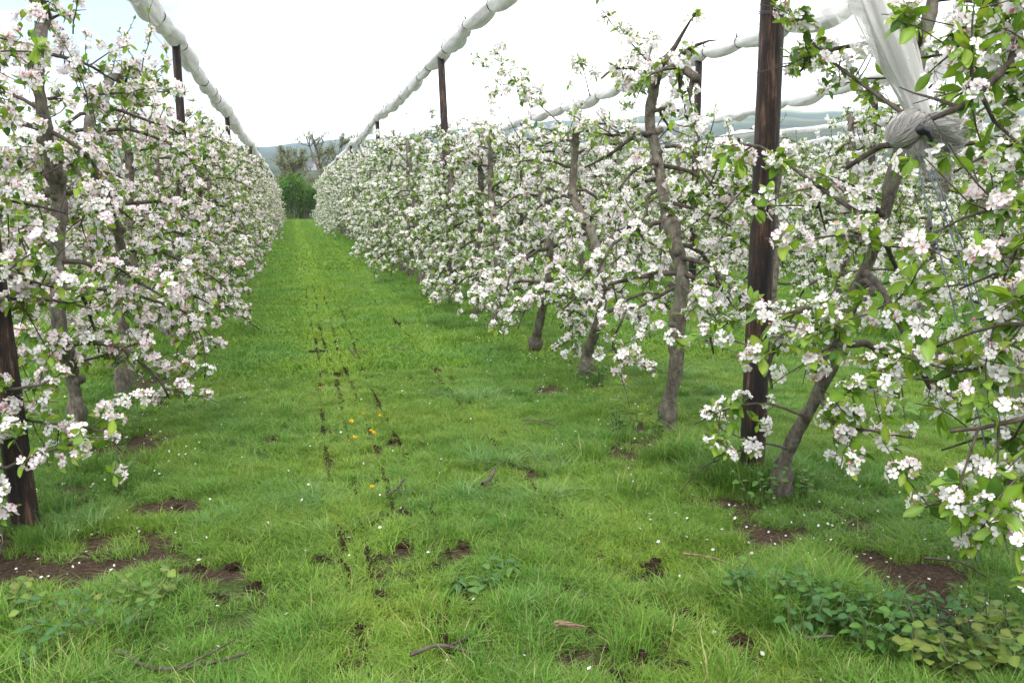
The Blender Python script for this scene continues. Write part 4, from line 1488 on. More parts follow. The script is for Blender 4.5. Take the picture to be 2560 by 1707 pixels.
near_tree((2.46, 4.05, 0), 'leaning grey apple trunk with a swollen base beside the dark near post', GR, 62, 2.6, False, 270, 300,
          trunk=[(2.46, 4.06, 0.01), (2.46, 4.04, 0.22), (2.47, 3.79, 0.63), (2.50, 3.60, 1.10), (2.54, 3.50, 1.39), (2.58, 3.49, 1.60), (2.65, 3.50, 1.91), (2.75, 3.53, 2.33), (2.80, 3.55, 2.54)],
          limbs=[([(2.42, 3.48, 1.11), (2.35, 3.58, 1.05), (2.25, 3.64, .97), (2.2, 3.69, .91), (2.18, 3.76, .8), (2.18, 3.72, .68)], .02, .007),
                 ([(2.42, 3.4, 1.25), (2.36, 3.2, 1.2), (2.3, 3.0, 1.08), (2.3, 2.86, .92), (2.3, 2.8, .86)], .016, .006),
                 ([(2.44, 3.74, .66), (2.3, 3.4, .58), (2.28, 3.15, .62), (2.28, 2.85, .66)], .010, .004),
                 ([(2.44, 3.98, .3), (2.36, 4.1, .3), (2.24, 4.15, .25), (2.12, 4.16, .2), (2.02, 4.14, .18)], .007, .003),
                 ([(2.44, 3.85, .5), (2.3, 3.95, .55), (2.16, 4.1, .5), (2.02, 4.2, .4)], .008, .003),
                 ([(2.4, 3.3, 1.45), (2.25, 3.6, 1.65), (2.1, 3.75, 1.8), (1.98, 3.8, 1.82)], .012, .005),
                 ([(2.42, 3.2, 1.9), (2.28, 3.6, 2.2), (2.2, 3.75, 2.4), (2.12, 3.75, 2.58)], .010, .004)],
          n_limbs=11, zmin=.85, reach=.75, shoots=3, dens=.78, fade=.36, leafm=1.25, leafs=1.12, r0=.031, r1=.022)
near_tree((2.42, 5.42, 0), 'upright apple tree with a sawn off arm at its top, second right trunk', GR, 63, 2.5, False, 290, 300,
          trunk=[(2.42, 5.42, 0), (2.42, 5.45, .14), (2.42, 5.35, .5), (2.42, 5.33, .8), (2.42, 5.3, 1.1), (2.42, 5.42, 1.3), (2.42, 5.55, 1.45), (2.42, 5.68, 1.72), (2.42, 5.8, 1.96), (2.42, 5.9, 2.15), (2.42, 5.82, 2.36)],
          limbs=[([(2.42, 5.82, 2.34), (2.42, 5.71, 2.48), (2.42, 5.5, 2.45), (2.42, 5.3, 2.36), (2.42, 5.16, 2.3)], .036, .026),
                 ([(2.42, 5.85, 2.36), (2.3, 5.98, 2.48), (2.2, 6.05, 2.47), (2.1, 6.0, 2.4)], .018, .008),
                 ([(2.42, 5.83, 2.45), (2.35, 6.1, 2.66), (2.3, 6.3, 2.8), (2.3, 6.45, 2.9)], .008, .003),
                 ([(2.42, 5.8, 2.02), (2.3, 5.82, 2.01), (2.15, 5.97, 1.88), (2.02, 6.1, 1.8)], .018, .007),
                 ([(2.42, 5.66, 1.66), (2.34, 5.68, 1.6), (2.22, 5.45, 1.48), (2.1, 5.46, 1.25), (2.05, 5.53, 1.17)], .013, .006),
                 ([(2.42, 5.45, 1.55), (2.5, 5.2, 1.5), (2.6, 5.0, 1.41)], .014, .006),
                 ([(2.42, 5.6, 1.92), (2.4, 5.31, 1.9), (2.4, 5.07, 1.78), (2.4, 4.85, 1.64)], .014, .006),
                 ([(2.42, 5.3, 1.11), (2.5, 5.14, 1.06), (2.62, 5.1, 1.02)], .018, .009),
                 ([(2.42, 5.3, 1.03), (2.35, 5.03, 1.01), (2.3, 4.7, .96), (2.28, 4.5, .9)], .011, .005),
                 ([(2.42, 5.32, 1.03), (2.3, 5.41, .94), (2.15, 5.41, .87), (2.05, 5.3, .9), (2.0, 5.25, .82), (1.98, 5.36, .66), (1.96, 5.1, .56)], .013, .005)],
          n_limbs=13, zmin=.9, reach=.78, shoots=2, dens=.86, fade=.16, r0=.044, r1=.034)
near_tree((2.44, 7.22, 0), 'apple tree on a short hollow stump-like base, third trunk in the right row', GR, 64, 2.5, False, 290, 0,
          trunk=[(2.44, 7.22, 0), (2.44, 7.23, .24), (2.44, 6.92, .63), (2.44, 6.89, .93), (2.44, 7.1, 1.25), (2.44, 7.67, 1.65), (2.44, 7.61, 2.2)],
          limbs=[([(2.42, 7.20, 2.43), (2.40, 7.28, 2.61), (2.40, 7.50, 2.83)], .006, .002),
                 ([(2.44, 6.92, .72), (2.2, 6.95, .78), (2.0, 6.95, .85), (1.82, 6.9, .74), (1.72, 6.85, .55)], .014, .005)],
          n_limbs=17, zmin=.6, reach=.85, shoots=5, dens=.92, fade=.12)
near_tree((2.4, 8.88, 0), 'apple tree leaning right at its foot, fourth trunk in the right row', GR, 65, 2.55, False, 290, 0,
          trunk=[(2.4, 8.89, 0), (2.4, 8.53, .51), (2.4, 8.32, .81), (2.4, 8.29, 1.2), (2.4, 8.7, 1.8), (2.4, 8.9, 2.03), (2.4, 8.38, 2.2)],
          limbs=[([(2.40, 7.98, 2.27), (2.35, 8.71, 2.56), (2.30, 9.51, 2.89), (2.30, 10.12, 3.19)], .007, .002)], n_limbs=17, zmin=.55, reach=.88, shoots=6, dens=1.0)
near_tree((2.38, 10.55, 0), 'apple tree with thick gnarled foot, fifth trunk in the right row', GR, 66, 2.6, False, 290, 0,
          trunk=[(2.38, 10.56, 0), (2.38, 10.47, .39), (2.38, 10.57, 1.11), (2.38, 10.85, 1.74), (2.38, 10.84, 2.4)], n_limbs=17, zmin=.5, reach=.92, shoots=7, dens=.95, leafm=1.45)
near_tree((2.44, 12.0, 0), 'sixth apple tree of the right row, just before the second post', GR, 67, 2.65, False, 270, 0, n_limbs=17, zmin=.5, reach=.92, shoots=6, dens=.95, leafm=1.45)

near_tree((-1.85, 4.3, 0), 'apple tree at the left edge behind the near post, low branches with pink buds', GL, 51, 2.7, True, 290, 300,
          trunk=[(-1.85, 4.3, 0), (-1.85, 4.3, .5), (-1.83, 4.28, 1.0), (-1.83, 4.3, 1.6), (-1.86, 4.3, 2.2), (-1.86, 4.3, 2.6)],
          limbs=[([(-1.84, 4.3, .45), (-1.5, 4.2, .46), (-1.3, 4.18, .40), (-1.12, 4.2, .46), (-.98, 4.25, .48)], .014, .005),
                 ([(-1.84, 4.3, .5), (-1.5, 4.12, .42), (-1.28, 4.1, .30)], .010, .005),
                 ([(-1.84, 4.3, .6), (-1.5, 4.4, .62), (-1.2, 4.6, .5), (-.98, 4.72, .42), (-.9, 4.75, .3)], .012, .004),
                 ([(-1.84, 4.3, .55), (-1.6, 4.1, .62), (-1.35, 4.1, .6), (-1.18, 4.15, .62)], .012, .004),
                 ([(-1.84, 4.3, .7), (-1.5, 4.2, .78), (-1.2, 4.35, .72), (-1.08, 4.5, .76)], .014, .005),
                 ([(-1.84, 4.28, .95), (-1.5, 4.3, 1.08), (-1.2, 4.5, 1.12), (-.98, 4.7, 1.04)], .014, .005),
                 ([(-1.84, 4.28, 1.1), (-1.5, 4.2, 1.24), (-1.25, 4.3, 1.24), (-1.08, 4.5, 1.16)], .012, .005),
                 ([(-1.84, 4.3, 1.3), (-1.5, 4.4, 1.5), (-1.3, 4.7, 1.56), (-1.12, 4.95, 1.5)], .012, .005),
                 ([(-1.84, 4.3, 1.6), (-1.55, 4.5, 1.85), (-1.4, 4.8, 1.95), (-1.25, 5.1, 1.92)], .012, .005),
                 ([(-1.84, 4.3, 1.9), (-1.6, 4.7, 2.15), (-1.45, 5.1, 2.3), (-1.3, 5.4, 2.35)], .011, .004)],
          n_limbs=9, zmin=.5, reach=.85, shoots=2, dens=1.0, leafm=1.2)
near_tree((-1.48, 6.42, 0), 'grey apple trunk with a dark hooked cut top, second tree on the left', GL, 52, 2.65, True, 290, 300,
          trunk=[(-1.48, 6.42, 0), (-1.48, 6.43, .21), (-1.48, 6.34, .51), (-1.48, 6.15, .74), (-1.48, 6.2, 1.05), (-1.48, 6.29, 1.35), (-1.48, 6.42, 1.6), (-1.48, 6.22, 1.94), (-1.48, 6.14, 2.13), (-1.48, 6.12, 2.34), (-1.48, 6.3, 2.64)],
          limbs=[([(-1.48, 6.3, 2.6), (-1.46, 6.42, 2.72), (-1.46, 6.3, 2.78), (-1.46, 6.05, 2.8)], .022, .012),
                 ([(-1.48, 6.35, .5), (-1.3, 6.2, .55), (-1.12, 6.1, .62), (-.98, 6.1, .66)], .010, .004),
                 ([(-1.48, 6.2, 1.0), (-1.2, 6.2, 1.0), (-.9, 6.3, .9), (-.7, 6.4, .78), (-.62, 6.3, .55), (-.62, 6.2, .38)], .014, .005),
                 ([(-1.48, 6.3, 2.2), (-1.2, 6.4, 2.25), (-.95, 6.7, 2.3), (-.8, 7.0, 2.35)], .012, .005)],
          n_limbs=18, zmin=.66, reach=.9, shoots=6, dens=1.02, leafm=1.3, r0=.045, r1=.036)
near_tree((-1.39, 7.6, 0), 'bent apple trunk arching over at the top, third tree on the left', GL, 53, 2.7, True, 290, 0,
          trunk=[(-1.39, 7.54, 0), (-1.39, 7.64, .23), (-1.39, 7.84, .6), (-1.39, 7.91, 1.07), (-1.39, 7.58, 1.51), (-1.39, 7.05, 1.8), (-1.39, 6.99, 2.02), (-1.39, 7.08, 2.17), (-1.39, 7.6, 2.4), (-1.39, 8.1, 2.58), (-1.39, 8.6, 2.56)],
          limbs=[([(-1.39, 7.85, .8), (-1.1, 7.8, .85), (-.8, 7.6, .8), (-.55, 7.4, .68)], .014, .005),
                 ([(-1.39, 8.3, 2.58), (-1.3, 8.7, 2.72), (-1.25, 9.2, 2.74), (-1.1, 9.6, 2.95)], .012, .003)],
          n_limbs=19, zmin=.58, reach=.95, shoots=6, dens=1.0, leafm=1.3)
near_tree((-1.44, 9.2, 0), 'fourth apple tree of the left row, its low boughs reaching into the aisle', GL, 54, 2.6, True, 290, 0, n_limbs=18, zmin=.5, reach=1.0, shoots=6, dens=1.0, leafm=1.35)
near_tree((-1.42, 10.8, 0), 'fifth apple tree of the left row, behind the bough that reaches into the aisle', GL, 55, 2.65, True, 280, 0, n_limbs=18, zmin=.5, reach=1.0, shoots=6, dens=1.0, leafm=1.35)

# ------------------------------------------------------------------ apple trees: the rest of the rows
ORD = ['first', 'second', 'third', 'fourth', 'fifth', 'sixth', 'seventh', 'eighth', 'ninth', 'tenth', 'eleventh', 'twelfth', 'thirteenth', 'fourteenth']
rng = rs(19)


def row(X_, ys, first, group, where, pink, hfun, named):
    for i, y_ in enumerate(ys):
        k = first + i
        h = hfun(y_) * rng.uniform(.95, 1.05)
        lab = '%s blossoming apple tree from the near end of the %s' % (ORD[k], where) if k < named else 'apple tree in the far merged blossom of the %s' % where
        far_tree((X_ + rng.normal(0, .06), y_ + rng.normal(0, .1), -0.0009 * max(0, y_ - 84) ** 2), lab, group, rng, pink, y_ > 16, h / (2.95 if y_ > 16 else 2.6))


hR = lambda y: float(np.interp(y, [8, 13, 24, 45, 80], [2.6, 2.75, 3.15, 3.3, 3.4]))
hL = lambda y: float(np.interp(y, [8, 13, 24, 45, 80], [2.6, 2.65, 2.9, 2.95, 2.75]))
row(2.42, np.arange(13.6, 77.5, 1.62), 7, GR, 'row right of the aisle', 0, hR, 11)
row(-1.44, np.arange(12.4, 83, 1.62), 5, GL, 'row left of the aisle', 1, hL, 9)
row(6.35, np.arange(6.0, 46, 1.65), 0, GS, 'second row right of the aisle', 0, lambda y: 2.55 + min(.5, y * .012), 6)
row(10.3, np.arange(8.5, 42, 1.65), 0, 'blossoming apple trees in the third row right of the aisle', 'third row right of the aisle', 0, lambda y: 2.7 + min(.3, y * .01), 0)
row(14.2, np.arange(13.5, 42, 1.7), 0, 'blossoming apple trees in the fourth row right of the aisle', 'fourth row right of the aisle', 0, lambda y: 2.8, 0)
row(18.1, np.arange(17.5, 42, 1.7), 0, 'blossoming apple trees in the fifth row right of the aisle', 'fifth row right of the aisle', 0, lambda y: 2.9, 0)
row(22.0, np.arange(22, 42, 1.7), 0, 'blossoming apple trees in the sixth row right of the aisle', 'sixth row right of the aisle', 0, lambda y: 3.0, 0)
row(-5.3, np.arange(10.5, 36, 1.75), 0, 'blossoming apple trees behind the left row', 'row behind the left blossom row', 1, lambda y: 2.6, 0)

# ------------------------------------------------------------------ small things on the ground
rng = rs(23)
clod_meshes = []
for i in range(8):
    b = Buf()
    r = rs(600 + i)
    for _ in range(4):
        c = r.normal(0, .016, 3); c[2] = abs(c[2]) * .7
        th, phn = np.meshgrid(np.linspace(0, PI, 6), np.linspace(0, 2 * PI, 8, endpoint=False), indexing='ij')
        rd = r.uniform(.014, .026) * (1 + r.normal(0, .22, th.shape))
        P_ = np.stack([np.sin(th) * np.cos(phn), np.sin(th) * np.sin(phn), np.cos(th) * .8], -1) * rd[..., None] + c
        ii, jj = np.meshgrid(np.arange(5), np.arange(8), indexing='ij')
        a0 = ii * 8 + jj; a1 = ii * 8 + (jj + 1) % 8
        q = np.stack([a0, a1, a1 + 8, a0 + 8], -1).reshape(-1, 4)
        b.add(P_.reshape(-1, 3), np.concatenate([q[:, [0, 1, 2]], q[:, [0, 2, 3]]]))
    for _ in range(16):
        d = unit(r.normal(0, 1, 3) + np.array([0, 0, .4])) * r.uniform(.025, .055)
        tube(b, [d * .2, d * .6 + r.normal(0, .006, 3), d], [.0022, .0016, .0008], 3)
    clod_meshes.append(b.mesh('soil_clod', M['clod'], False))
for i, (x_, y_) in enumerate(CLODS):
    big = (x_, y_) in BIG_CLODS
    if big:
        lab = {(0.47, 3.08): 'largest torn up dark turf clod near the bottom of the picture', (0.48, 2.89): 'dark clod just below the largest torn turf clod', (1.44, 3.37): 'upper of two touching dark clods right of the aisle middle',
               (1.43, 3.29): 'lower of two touching dark clods right of the aisle middle', (0.14, 9.29): 'big dark clod at the far end of the tread line of holes'}[(x_, y_)]
    elif y_ > 6.8:
        lab = 'small dark soil clod in the far tread marks of the aisle'
    elif x_ > .85:
        lab = 'dark soil clod in the right hand half of the near grass'
    elif x_ < 0:
        lab = 'dark soil clod in the left hand half of the near grass'
    else:
        lab = 'dark soil clod in the near tread marks along the aisle middle'
    o = obj('soil_clod', clod_meshes[i % 8], None, (x_, y_, float(ground_z(np.array(x_), np.array(y_))) + .006), label=lab, category='soil clod', group='dark soil clods torn from the turf')
    s_c = rng.uniform(.6, 1.0) * (1.6 if big else 1.0) * (1.15 if y_ > 7 else 1)
    o.scale = (s_c, s_c * rng.uniform(.8, 1.3), s_c * .9)
    o.rotation_euler = (0, 0, rng.uniform(0, 6.28))

# crumbs of soil along the tread lines
b = Buf()
cr = []
for X0, ph, w_ in TREADS:
    yy = rng.uniform(2.7, 17, 4200)
    g_ = np.sin(yy * 5.1 + ph) + np.sin(yy * 12.7 + ph * 2.3) + .8 * np.sin(yy * 2.1 + ph * 3)
    yy = yy[rng.uniform(0, 1, len(yy)) < np.clip(g_ * .45 + .42 * np.clip((yy - 2.5) / 4, .1, 1), 0, 1) * w_]
    xx = X0 + .025 * np.sin(yy * .8 + ph) + rng.normal(0, .007, len(yy))
    cr.append(np.stack([xx, yy, ground_z(xx, yy) + rng.uniform(.005, .042, len(yy))], 1))
cr = np.concatenate(cr)
oc = np.array([(1, 0, 0), (0, 1, 0), (-1, 0, 0), (0, -1, 0), (.1, 0, .8), (0, .1, -.8)], float) * np.array([1, 1.2, 1])
of = np.array([(0, 1, 4), (1, 2, 4), (2, 3, 4), (3, 0, 4), (1, 0, 5), (2, 1, 5), (3, 2, 5), (0, 3, 5)])
scatter(b, (oc, of, np.ones((6, 3))), cr, frames(unit(rng.normal(0, 1, (len(cr), 3))), rng.uniform(0, 6, len(cr))), rng.uniform(.003, .0085, len(cr)) * (1 + .3 * (cr[:, 1] > 8)))
obj('soil_crumbs', b.mesh('soil_crumbs', M['clod'], False), kind='stuff', label='dark crumbs of soil along the tread lines of the aisle')

TW = [([(0.54, 4.71), (0.48, 4.53), (0.41, 4.35)], .007, 'twig_bark', 'brown twig lying along the aisle left of the short forked stub'),
      ([(0.94, 4.52), (1.0, 4.59), (1.04, 4.67)], .014, 'twig_bark', 'short thick dark stick stub standing up from the grass'),
      ([(1.51, 5.87), (1.61, 5.78), (1.7, 5.69)], .006, 'twig_bark', 'thin twig on the grass in front of the second right trunk'),
      ([(0.33, 2.79), (0.43, 2.81), (0.55, 2.76)], .008, 'twig_bark', 'grey stick under the largest turf clod at the bottom'),
      ([(-0.64, 3.06), (-0.59, 2.99), (-0.51, 2.92), (-0.36, 2.88), (-0.2, 2.91)], .008, 'twig_bark', 'long curved brown stick at the bottom left of the grass'),
      ([(0.86, 2.88), (0.96, 2.8)], .014, 'bare_wood', 'pale wood splinter at the bottom of the grass'),
      ([(1.59, 3.38), (1.68, 3.28), (1.77, 3.19)], .005, 'bare_wood', 'thin reddish straight stick at the edge of the long grass'),
      ([(2.57, 3.09), (2.67, 2.99), (2.7, 2.88)], .005, 'twig_bark', 'thin dark twig over bare soil at the right'),
      ([(0.52, 9.44), (0.54, 8.79)], .008, 'twig_bark', 'dark twig in the far tread marks'),
      ([(0.98, 9.27), (1.06, 8.97)], .008, 'twig_bark', 'small forked twig beyond the middle of the aisle'),
      ([(1.66, 18.4), (1.62, 17.2)], .010, 'twig_bark', 'farthest twig lying in the grass near the right row'),
      ([(1.68, 2.58), (1.78, 2.55)], .006, 'twig_bark', 'reddish stick half buried in grass before the nettles')]
for pts, r_, mt, lab in TW:
    p = np.array([(a_, b_, .052 + .012 * math.sin(i * 2.1)) for i, (a_, b_) in enumerate(pts)])
    if 'stub' in lab:
        p[-1, 2] += .05
    b = Buf()
    q = smooth_path(p - p[0], 8)
    if mt == 'bare_wood' and r_ > .012:          # a split piece: flat, ragged, pointed
        for dz, f0, f1 in ((0, 0, .8), (.006, .15, 1.0), (.011, .0, .55)):
            a_, c_ = q[0] + (q[-1] - q[0]) * f0, q[0] + (q[-1] - q[0]) * f1
            tube(b, [a_ + np.array([0, 0, dz]), a_ * .5 + c_ * .5 + np.array([.003, .004, dz]), c_ + np.array([0, 0, dz * 1.5])], [r_ * .5, r_ * .42, .0015], 5)
    else:
        tube(b, q, np.linspace(r_, r_ * .6, 8), 7, (0, 0, 0), True, lambda u, a: 1 + .12 * np.sin(3 * a + u * 9))
    if mt == 'twig_bark' and r_ < .012:
        d = q[5] - q[3]
        sd_ = np.array([-d[1], d[0], .02])
        tube(b, [q[4], q[4] + d * .6 + sd_ * .5, q[4] + d * 1.0 + sd_ * .9], [r_ * .6, r_ * .5, r_ * .3], 5)
    obj('fallen_twig', b.mesh('fallen_twig', M[mt]), None, p[0], label=lab, category='twig', group='twigs lying on the grass')

for i, (x_, y_) in enumerate([(-.98, 4.08), (-.93, 4.1), (-1.02, 4.06), (-.86, 4.12), (-1.2, 4.2)]):
    b = Buf()
    th, phn = np.meshgrid(np.linspace(0, PI, 6), np.linspace(0, 2 * PI, 9, endpoint=False), indexing='ij')
    rd = .016 * (1 + rng.normal(0, .1, th.shape))
    P_ = np.stack([np.sin(th) * np.cos(phn) * 1.3, np.sin(th) * np.sin(phn), np.cos(th) * .75], -1) * rd[..., None]
    ii, jj = np.meshgrid(np.arange(5), np.arange(9), indexing='ij')
    a0 = ii * 9 + jj; a1 = ii * 9 + (jj + 1) % 9
    q = np.stack([a0, a1, a1 + 9, a0 + 9], -1).reshape(-1, 4)
    b.add(P_.reshape(-1, 3), np.concatenate([q[:, [0, 1, 2]], q[:, [0, 2, 3]]]))
    obj('pebble', b.mesh('pebble', M['stone']), None, (x_, y_, .003), label='small tan pebble on the bare soil patch by the left post', category='pebble', group='pebbles on the bare soil by the left post')

# dandelions
m, n, l = new_mat('dandelion')
finish(n, l, principled(n, l, (0.78, 0.48, 0.01), 0.7, 0.1)); M['dandelion'] = m
b = Buf()
for k in range(46):
    a = rng.uniform(0, 6.28); e = rng.uniform(.05, 1.3); L_ = rng.uniform(.013, .021)
    d = np.array([math.cos(a) * math.cos(e), math.sin(a) * math.cos(e), math.sin(e) * .7])
    sd_ = np.array([-math.sin(a), math.cos(a), 0]) * .0028
    b.add([d * .002 - sd_ * .5, d * .002 + sd_ * .5, d * L_ + sd_, d * L_ - sd_], [(0, 1, 2), (0, 2, 3)])
dm = b.mesh('flower_head', M['dandelion'], False)
b = Buf(); tube(b, [(0, 0, -.09), (.006, .003, -.045), (0, 0, 0)], [.0022, .002, .0026], 5, (.2, .26, .09), False)
ds = b.mesh('stem', M['weed'])
DAN = [((0.41, 6.11), 'topmost dandelion of the group in the aisle middle'), ((0.33, 5.93), 'dandelion just below the topmost one in the aisle group'), ((0.54, 6.1), 'dandelion at the right of the aisle group'),
       ((0.44, 5.69), 'dandelion in the middle of the aisle group'), ((0.33, 5.55), 'dandelion at the left of the aisle group'), ((0.45, 5.55), 'dandelion at the lower right of the aisle group'),
       ((0.28, 5.4), 'lowest dandelion of the aisle group'), ((0.35, 4.51), 'single dandelion nearest the camera'), ((0.16, 7.17), 'single dandelion at the tread line farther up the aisle')]
FARD = [(-.34, 13.6), (2.37, 13.9), (2.0, 13.1), (2.9, 11.6), (1.1, 16), (1.5, 19), (1.3, 21), (1.55, 22.5), (1.7, 24), (1.2, 26), (.8, 24.5), (1.6, 28), (.4, 20), (.1, 23), (1.5, 30.5), (1.75, 32), (-.2, 30), (.3, 40), (1.2, 44), (-.3, 47), (.6, 52), (4.2, 9.5), (4.6, 12.5), (1.65, 20.4), (1.45, 23.6)]
for (x_, y_), lab in DAN + [(p_, 'small yellow dandelion dot in the distant grass of the aisle') for p_ in FARD]:
    hh = rng.uniform(.075, .105) if y_ < 10 else .08
    t = thing('dandelion', lab, 'flower', (x_, y_, hh), 'yellow dandelions in the grass')
    sc_ = rng.uniform(.7, 1.05) * (1.3 if y_ > 10 else 1.0)
    t.scale = (sc_,) * 3
    t.rotation_euler = (rng.normal(0, .25), rng.normal(0, .25), rng.uniform(0, 6))
    obj('flower_head', dm, t); obj('stem', ds, t)

# dry litter on the bare soil: clippings, straw, bits of twig
b = Buf()
nl_ = 5200
lx = np.concatenate([rng.normal(a_, ra, nl_ // len(SOIL)) for a_, b_, ra, rb in SOIL] + [rng.uniform(-2, 3.2, 1600)])
ly = np.concatenate([rng.normal(b_, rb, nl_ // len(SOIL)) for a_, b_, ra, rb in SOIL] + [rng.uniform(2.2, 9, 1600)])
k_ = len(lx)
LL = np.stack([lx, ly, ground_z(lx, ly) + rng.uniform(.004, .022, k_)], 1)
Fm = frames(unit(rng.normal(0, .35, (k_, 3)) + np.array([0, 0, 1.0])), rng.uniform(0, 6.28, k_))
lc = np.array([(.22, .16, .09), (.12, .08, .05), (.05, .034, .024), (.07, .045, .03)])[rng.randint(0, 4, k_)]
scatter(b, (np.array([(-.5, -.04, 0), (.5, -.03, .05), (.5, .03, .05), (-.5, .04, 0), (0, 0, .06)]), np.array([(0, 1, 4), (1, 2, 4), (2, 3, 4), (3, 0, 4)]), np.ones((5, 3))), LL, Fm, rng.uniform(.008, .042, k_), lc)
obj('dry_litter', b.mesh('dry_litter', M['weed'], False), kind='stuff', label='dry clippings and bits of straw on bare soil')

# fallen petals
b = Buf()
pt = np.array([(0, 0, 0), (.55, -.42, .12), (1, -.15, .2), (1, .18, .16), (.55, .42, .1)]); pf = np.array([(0, 1, 2), (0, 2, 3), (0, 3, 4)])
npz = 1500
x_ = np.concatenate([rng.uniform(-1.6, 2.9, 300), -1.15 + rng.normal(0, .4, 500), 2.3 + rng.normal(0, .38, 700)])
y_ = np.concatenate([rng.uniform(2.2, 12, 300), rng.uniform(2.6, 10, 500), rng.uniform(2.3, 11, 700)])
lay = np.stack([x_, y_, rng.uniform(.012, .05, npz)], 1)
Fm = frames(unit(rng.normal(0, .55, (npz, 3)) + np.array([0, 0, 1.0])), rng.uniform(0, 6.28, npz))
scatter(b, (pt, pf, np.full((5, 3), 1.0)), lay, Fm, rng.uniform(.009, .019, npz), np.array([.84, .8, .8])[None] * rng.uniform(.85, 1.0, (npz, 1)))
obj('fallen_petals', b.mesh('fallen_petals', M['petal'], False), kind='stuff', label='white petals fallen on the grass')

# weeds
nettle_leaf = []
for i in range(4):
    bb = leaf_shape(1200 + i, 0, 'nettle'); bb.c = [c * np.array([(0.045, 0.115, 0.025), (0.06, 0.14, 0.03), (0.075, .16, .03), (.05, .12, .04)][i]) for c in bb.c]
    nettle_leaf.append(bb.mesh('leaf', M['weed']))
broad_leaf = []
for i in range(4):
    bb = leaf_shape(1220 + i, 0, 'nettle'); bb.v = [v * np.array([1, 1.45, 1]) for v in bb.v]
    bb.c = [c * np.array([(0.12, 0.19, 0.035), (0.15, 0.21, 0.04), (0.09, .16, .035), (.14, .17, .04)][i]) for c in bb.c]
    broad_leaf.append(bb.mesh('leaf', M['weed']))


def weed(name, label, x_, y_, h, pool, nst, pairs, ls, seed, group, spread=.09):
    r = rs(seed)
    t = thing(name, label, 'plant', (x_, y_, float(ground_z(np.array(x_), np.array(y_)))), group)
    for s_i in range(nst):
        a = r.uniform(0, 6.28)
        p0 = np.array([math.cos(a), math.sin(a), 0]) * r.uniform(0, spread)
        hh = h * r.uniform(.65, 1.1)
        pts = np.array([p0 + np.array([0, 0, -.02]), p0 * 1.2 + np.array([0, 0, hh * .5]), p0 * 1.6 + np.array([r.normal(0, .02), r.normal(0, .02), hh])])
        b = Buf(); tube(b, pts, [.0035, .003, .0018], 5, (.1, .13, .05)); obj('stem', b.mesh('stem', M['weed']), t)
        for k in range(pairs):
            u = (k + 1) / pairs
            q = pts[1] + (pts[2] - pts[1]) * (2 * u - 1) if u > .5 else pts[0] + (pts[1] - pts[0]) * 2 * u
            az_ = k * PI / 2 + a
            for sgn in (0, PI):
                L_ = np.array([[*q, math.cos(az_ + sgn), math.sin(az_ + sgn), r.uniform(-.1, .45), 1]])
                Fm_ = leaf_frames(r, L_)[0]
                sz = ls * r.uniform(.75, 1.15) * (1.05 - .35 * abs(u - .6))
                c = bpy.data.objects.new('leaf', pool[r.randint(len(pool))]); COL.objects.link(c); c.parent = t
                mm = np.eye(4); mm[:3, :3] = Fm_ * sz; mm[:3, 3] = q + Fm_[:, 0] * .008
                c.matrix_basis = Matrix(mm.tolist())


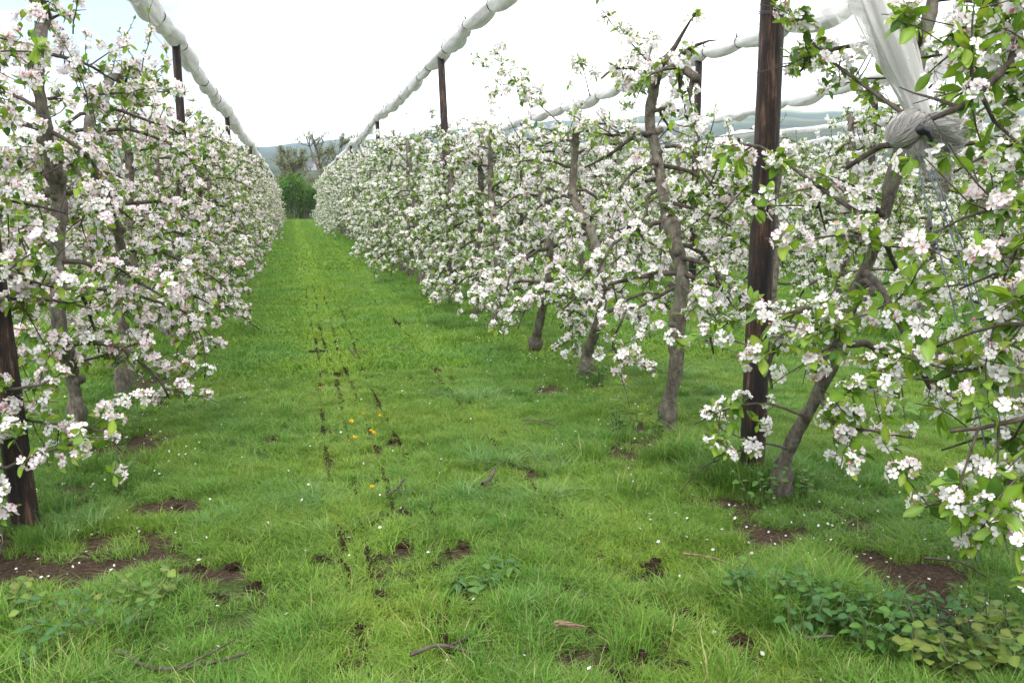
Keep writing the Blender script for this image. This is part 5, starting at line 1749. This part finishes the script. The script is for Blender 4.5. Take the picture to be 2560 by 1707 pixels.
for i, (x_, y_) in enumerate([(1.62, 2.98), (1.72, 2.86), (1.8, 2.72), (1.88, 2.62), (1.96, 2.72), (2.06, 2.6), (1.9, 2.5), (2.14, 2.5), (1.7, 2.62), (2.2, 2.66), (2.3, 2.55), (2.05, 2.44)]):
    weed('nettle_plant', 'dark green nettle in the clump at the lower right', x_, y_, .18, nettle_leaf, 4, 5, .046, 700 + i, 'nettles at the lower right', .06)
for i, (x_, y_) in enumerate([(2.0, 2.38), (2.08, 2.3), (2.18, 2.34), (2.28, 2.3), (2.36, 2.42), (2.42, 2.55), (2.22, 2.44)]):
    weed('broadleaf_weed', 'yellow green broad leaved weed at the bottom right corner', x_, y_, .14, broad_leaf, 4, 3, .052, 730 + i, 'broad leaved weeds at the bottom right', .07)
for i, (x_, y_) in enumerate([(-1.05, 3.45), (-.95, 3.3), (-.85, 3.35), (-1.1, 3.6), (-.75, 3.2), (-.9, 3.15), (-.7, 3.4), (-.6, 3.25), (-.78, 3.05), (-.55, 3.5)]):
    weed('creeping_weed', 'low creeping weed with small leaves at the lower left', x_, y_, .12, nettle_leaf if i % 3 else broad_leaf, 4, 2, .046, 760 + i, 'creeping weeds at the lower left', .1)
for i, (x_, y_, lab) in enumerate([(2.3, 3.95, 'tangle of green suckers at the foot of the leaning trunk'), (2.55, 4.0, 'green suckers behind the swollen foot of the leaning trunk'), (2.22, 5.35, 'leafy suckers left of the second right trunk'),
                                   (2.05, 5.45, 'outer leafy suckers near the second right trunk'), (2.3, 7.1, 'suckers at the stump-like third right trunk'), (2.5, 7.15, 'suckers right of the third right trunk'), (2.2, 10.4, 'bushy suckers at the fifth right trunk'),
                                   (2.2, 13.0, 'bushy suckers at the foot of the second right post'), (-1.1, 6.2, 'leafy weed at the foot of the second left trunk'), (-1.0, 4.95, 'broad leaf weed behind the left post')]):
    weed('sucker_shoots', lab, x_, y_, .2, [broad_leaf[2], nettle_leaf[1], nettle_leaf[2]], 5, 4, .042, 790 + i, 'green suckers at the tree feet', .12)
for i, (x_, y_) in enumerate([(0.72, 3.42), (0.62, 3.36), (.8, 3.5)]):
    weed('thistle_rosette', 'flat grey green rosette weed in the near grass', x_, y_, .05, nettle_leaf, 3, 2, .075, 820 + i, 'rosette weeds in the near grass', .04)

# ------------------------------------------------------------------ valley haze
m, n, l = new_mat('haze')
pv = n.new('ShaderNodeVolumePrincipled')
pv.inputs['Color'].default_value = (0.62, 0.8, 1.0, 1)
pv.inputs['Density'].default_value = 0.0002
o_ = n.new('ShaderNodeOutputMaterial')
l.new(pv.outputs[0], o_.inputs['Volume'])
zt, zb, hx = float(Zh.max()) + 6, float(min(Zh.min(), Z.min())) - 1.5, 6600
v = [(sx_ * hx, sy_ * hx, z_) for z_ in (zb, zt) for sy_ in (-1, 1) for sx_ in (-1, 1)]
qs = [(0, 2, 3, 1), (4, 5, 7, 6), (0, 1, 5, 4), (2, 6, 7, 3), (0, 4, 6, 2), (1, 3, 7, 5)]
b = Buf()
b.add(v, [x_ for q_ in qs for x_ in ((q_[0], q_[1], q_[2]), (q_[0], q_[2], q_[3]))])
obj('haze', b.mesh('haze', m, False), kind='stuff')
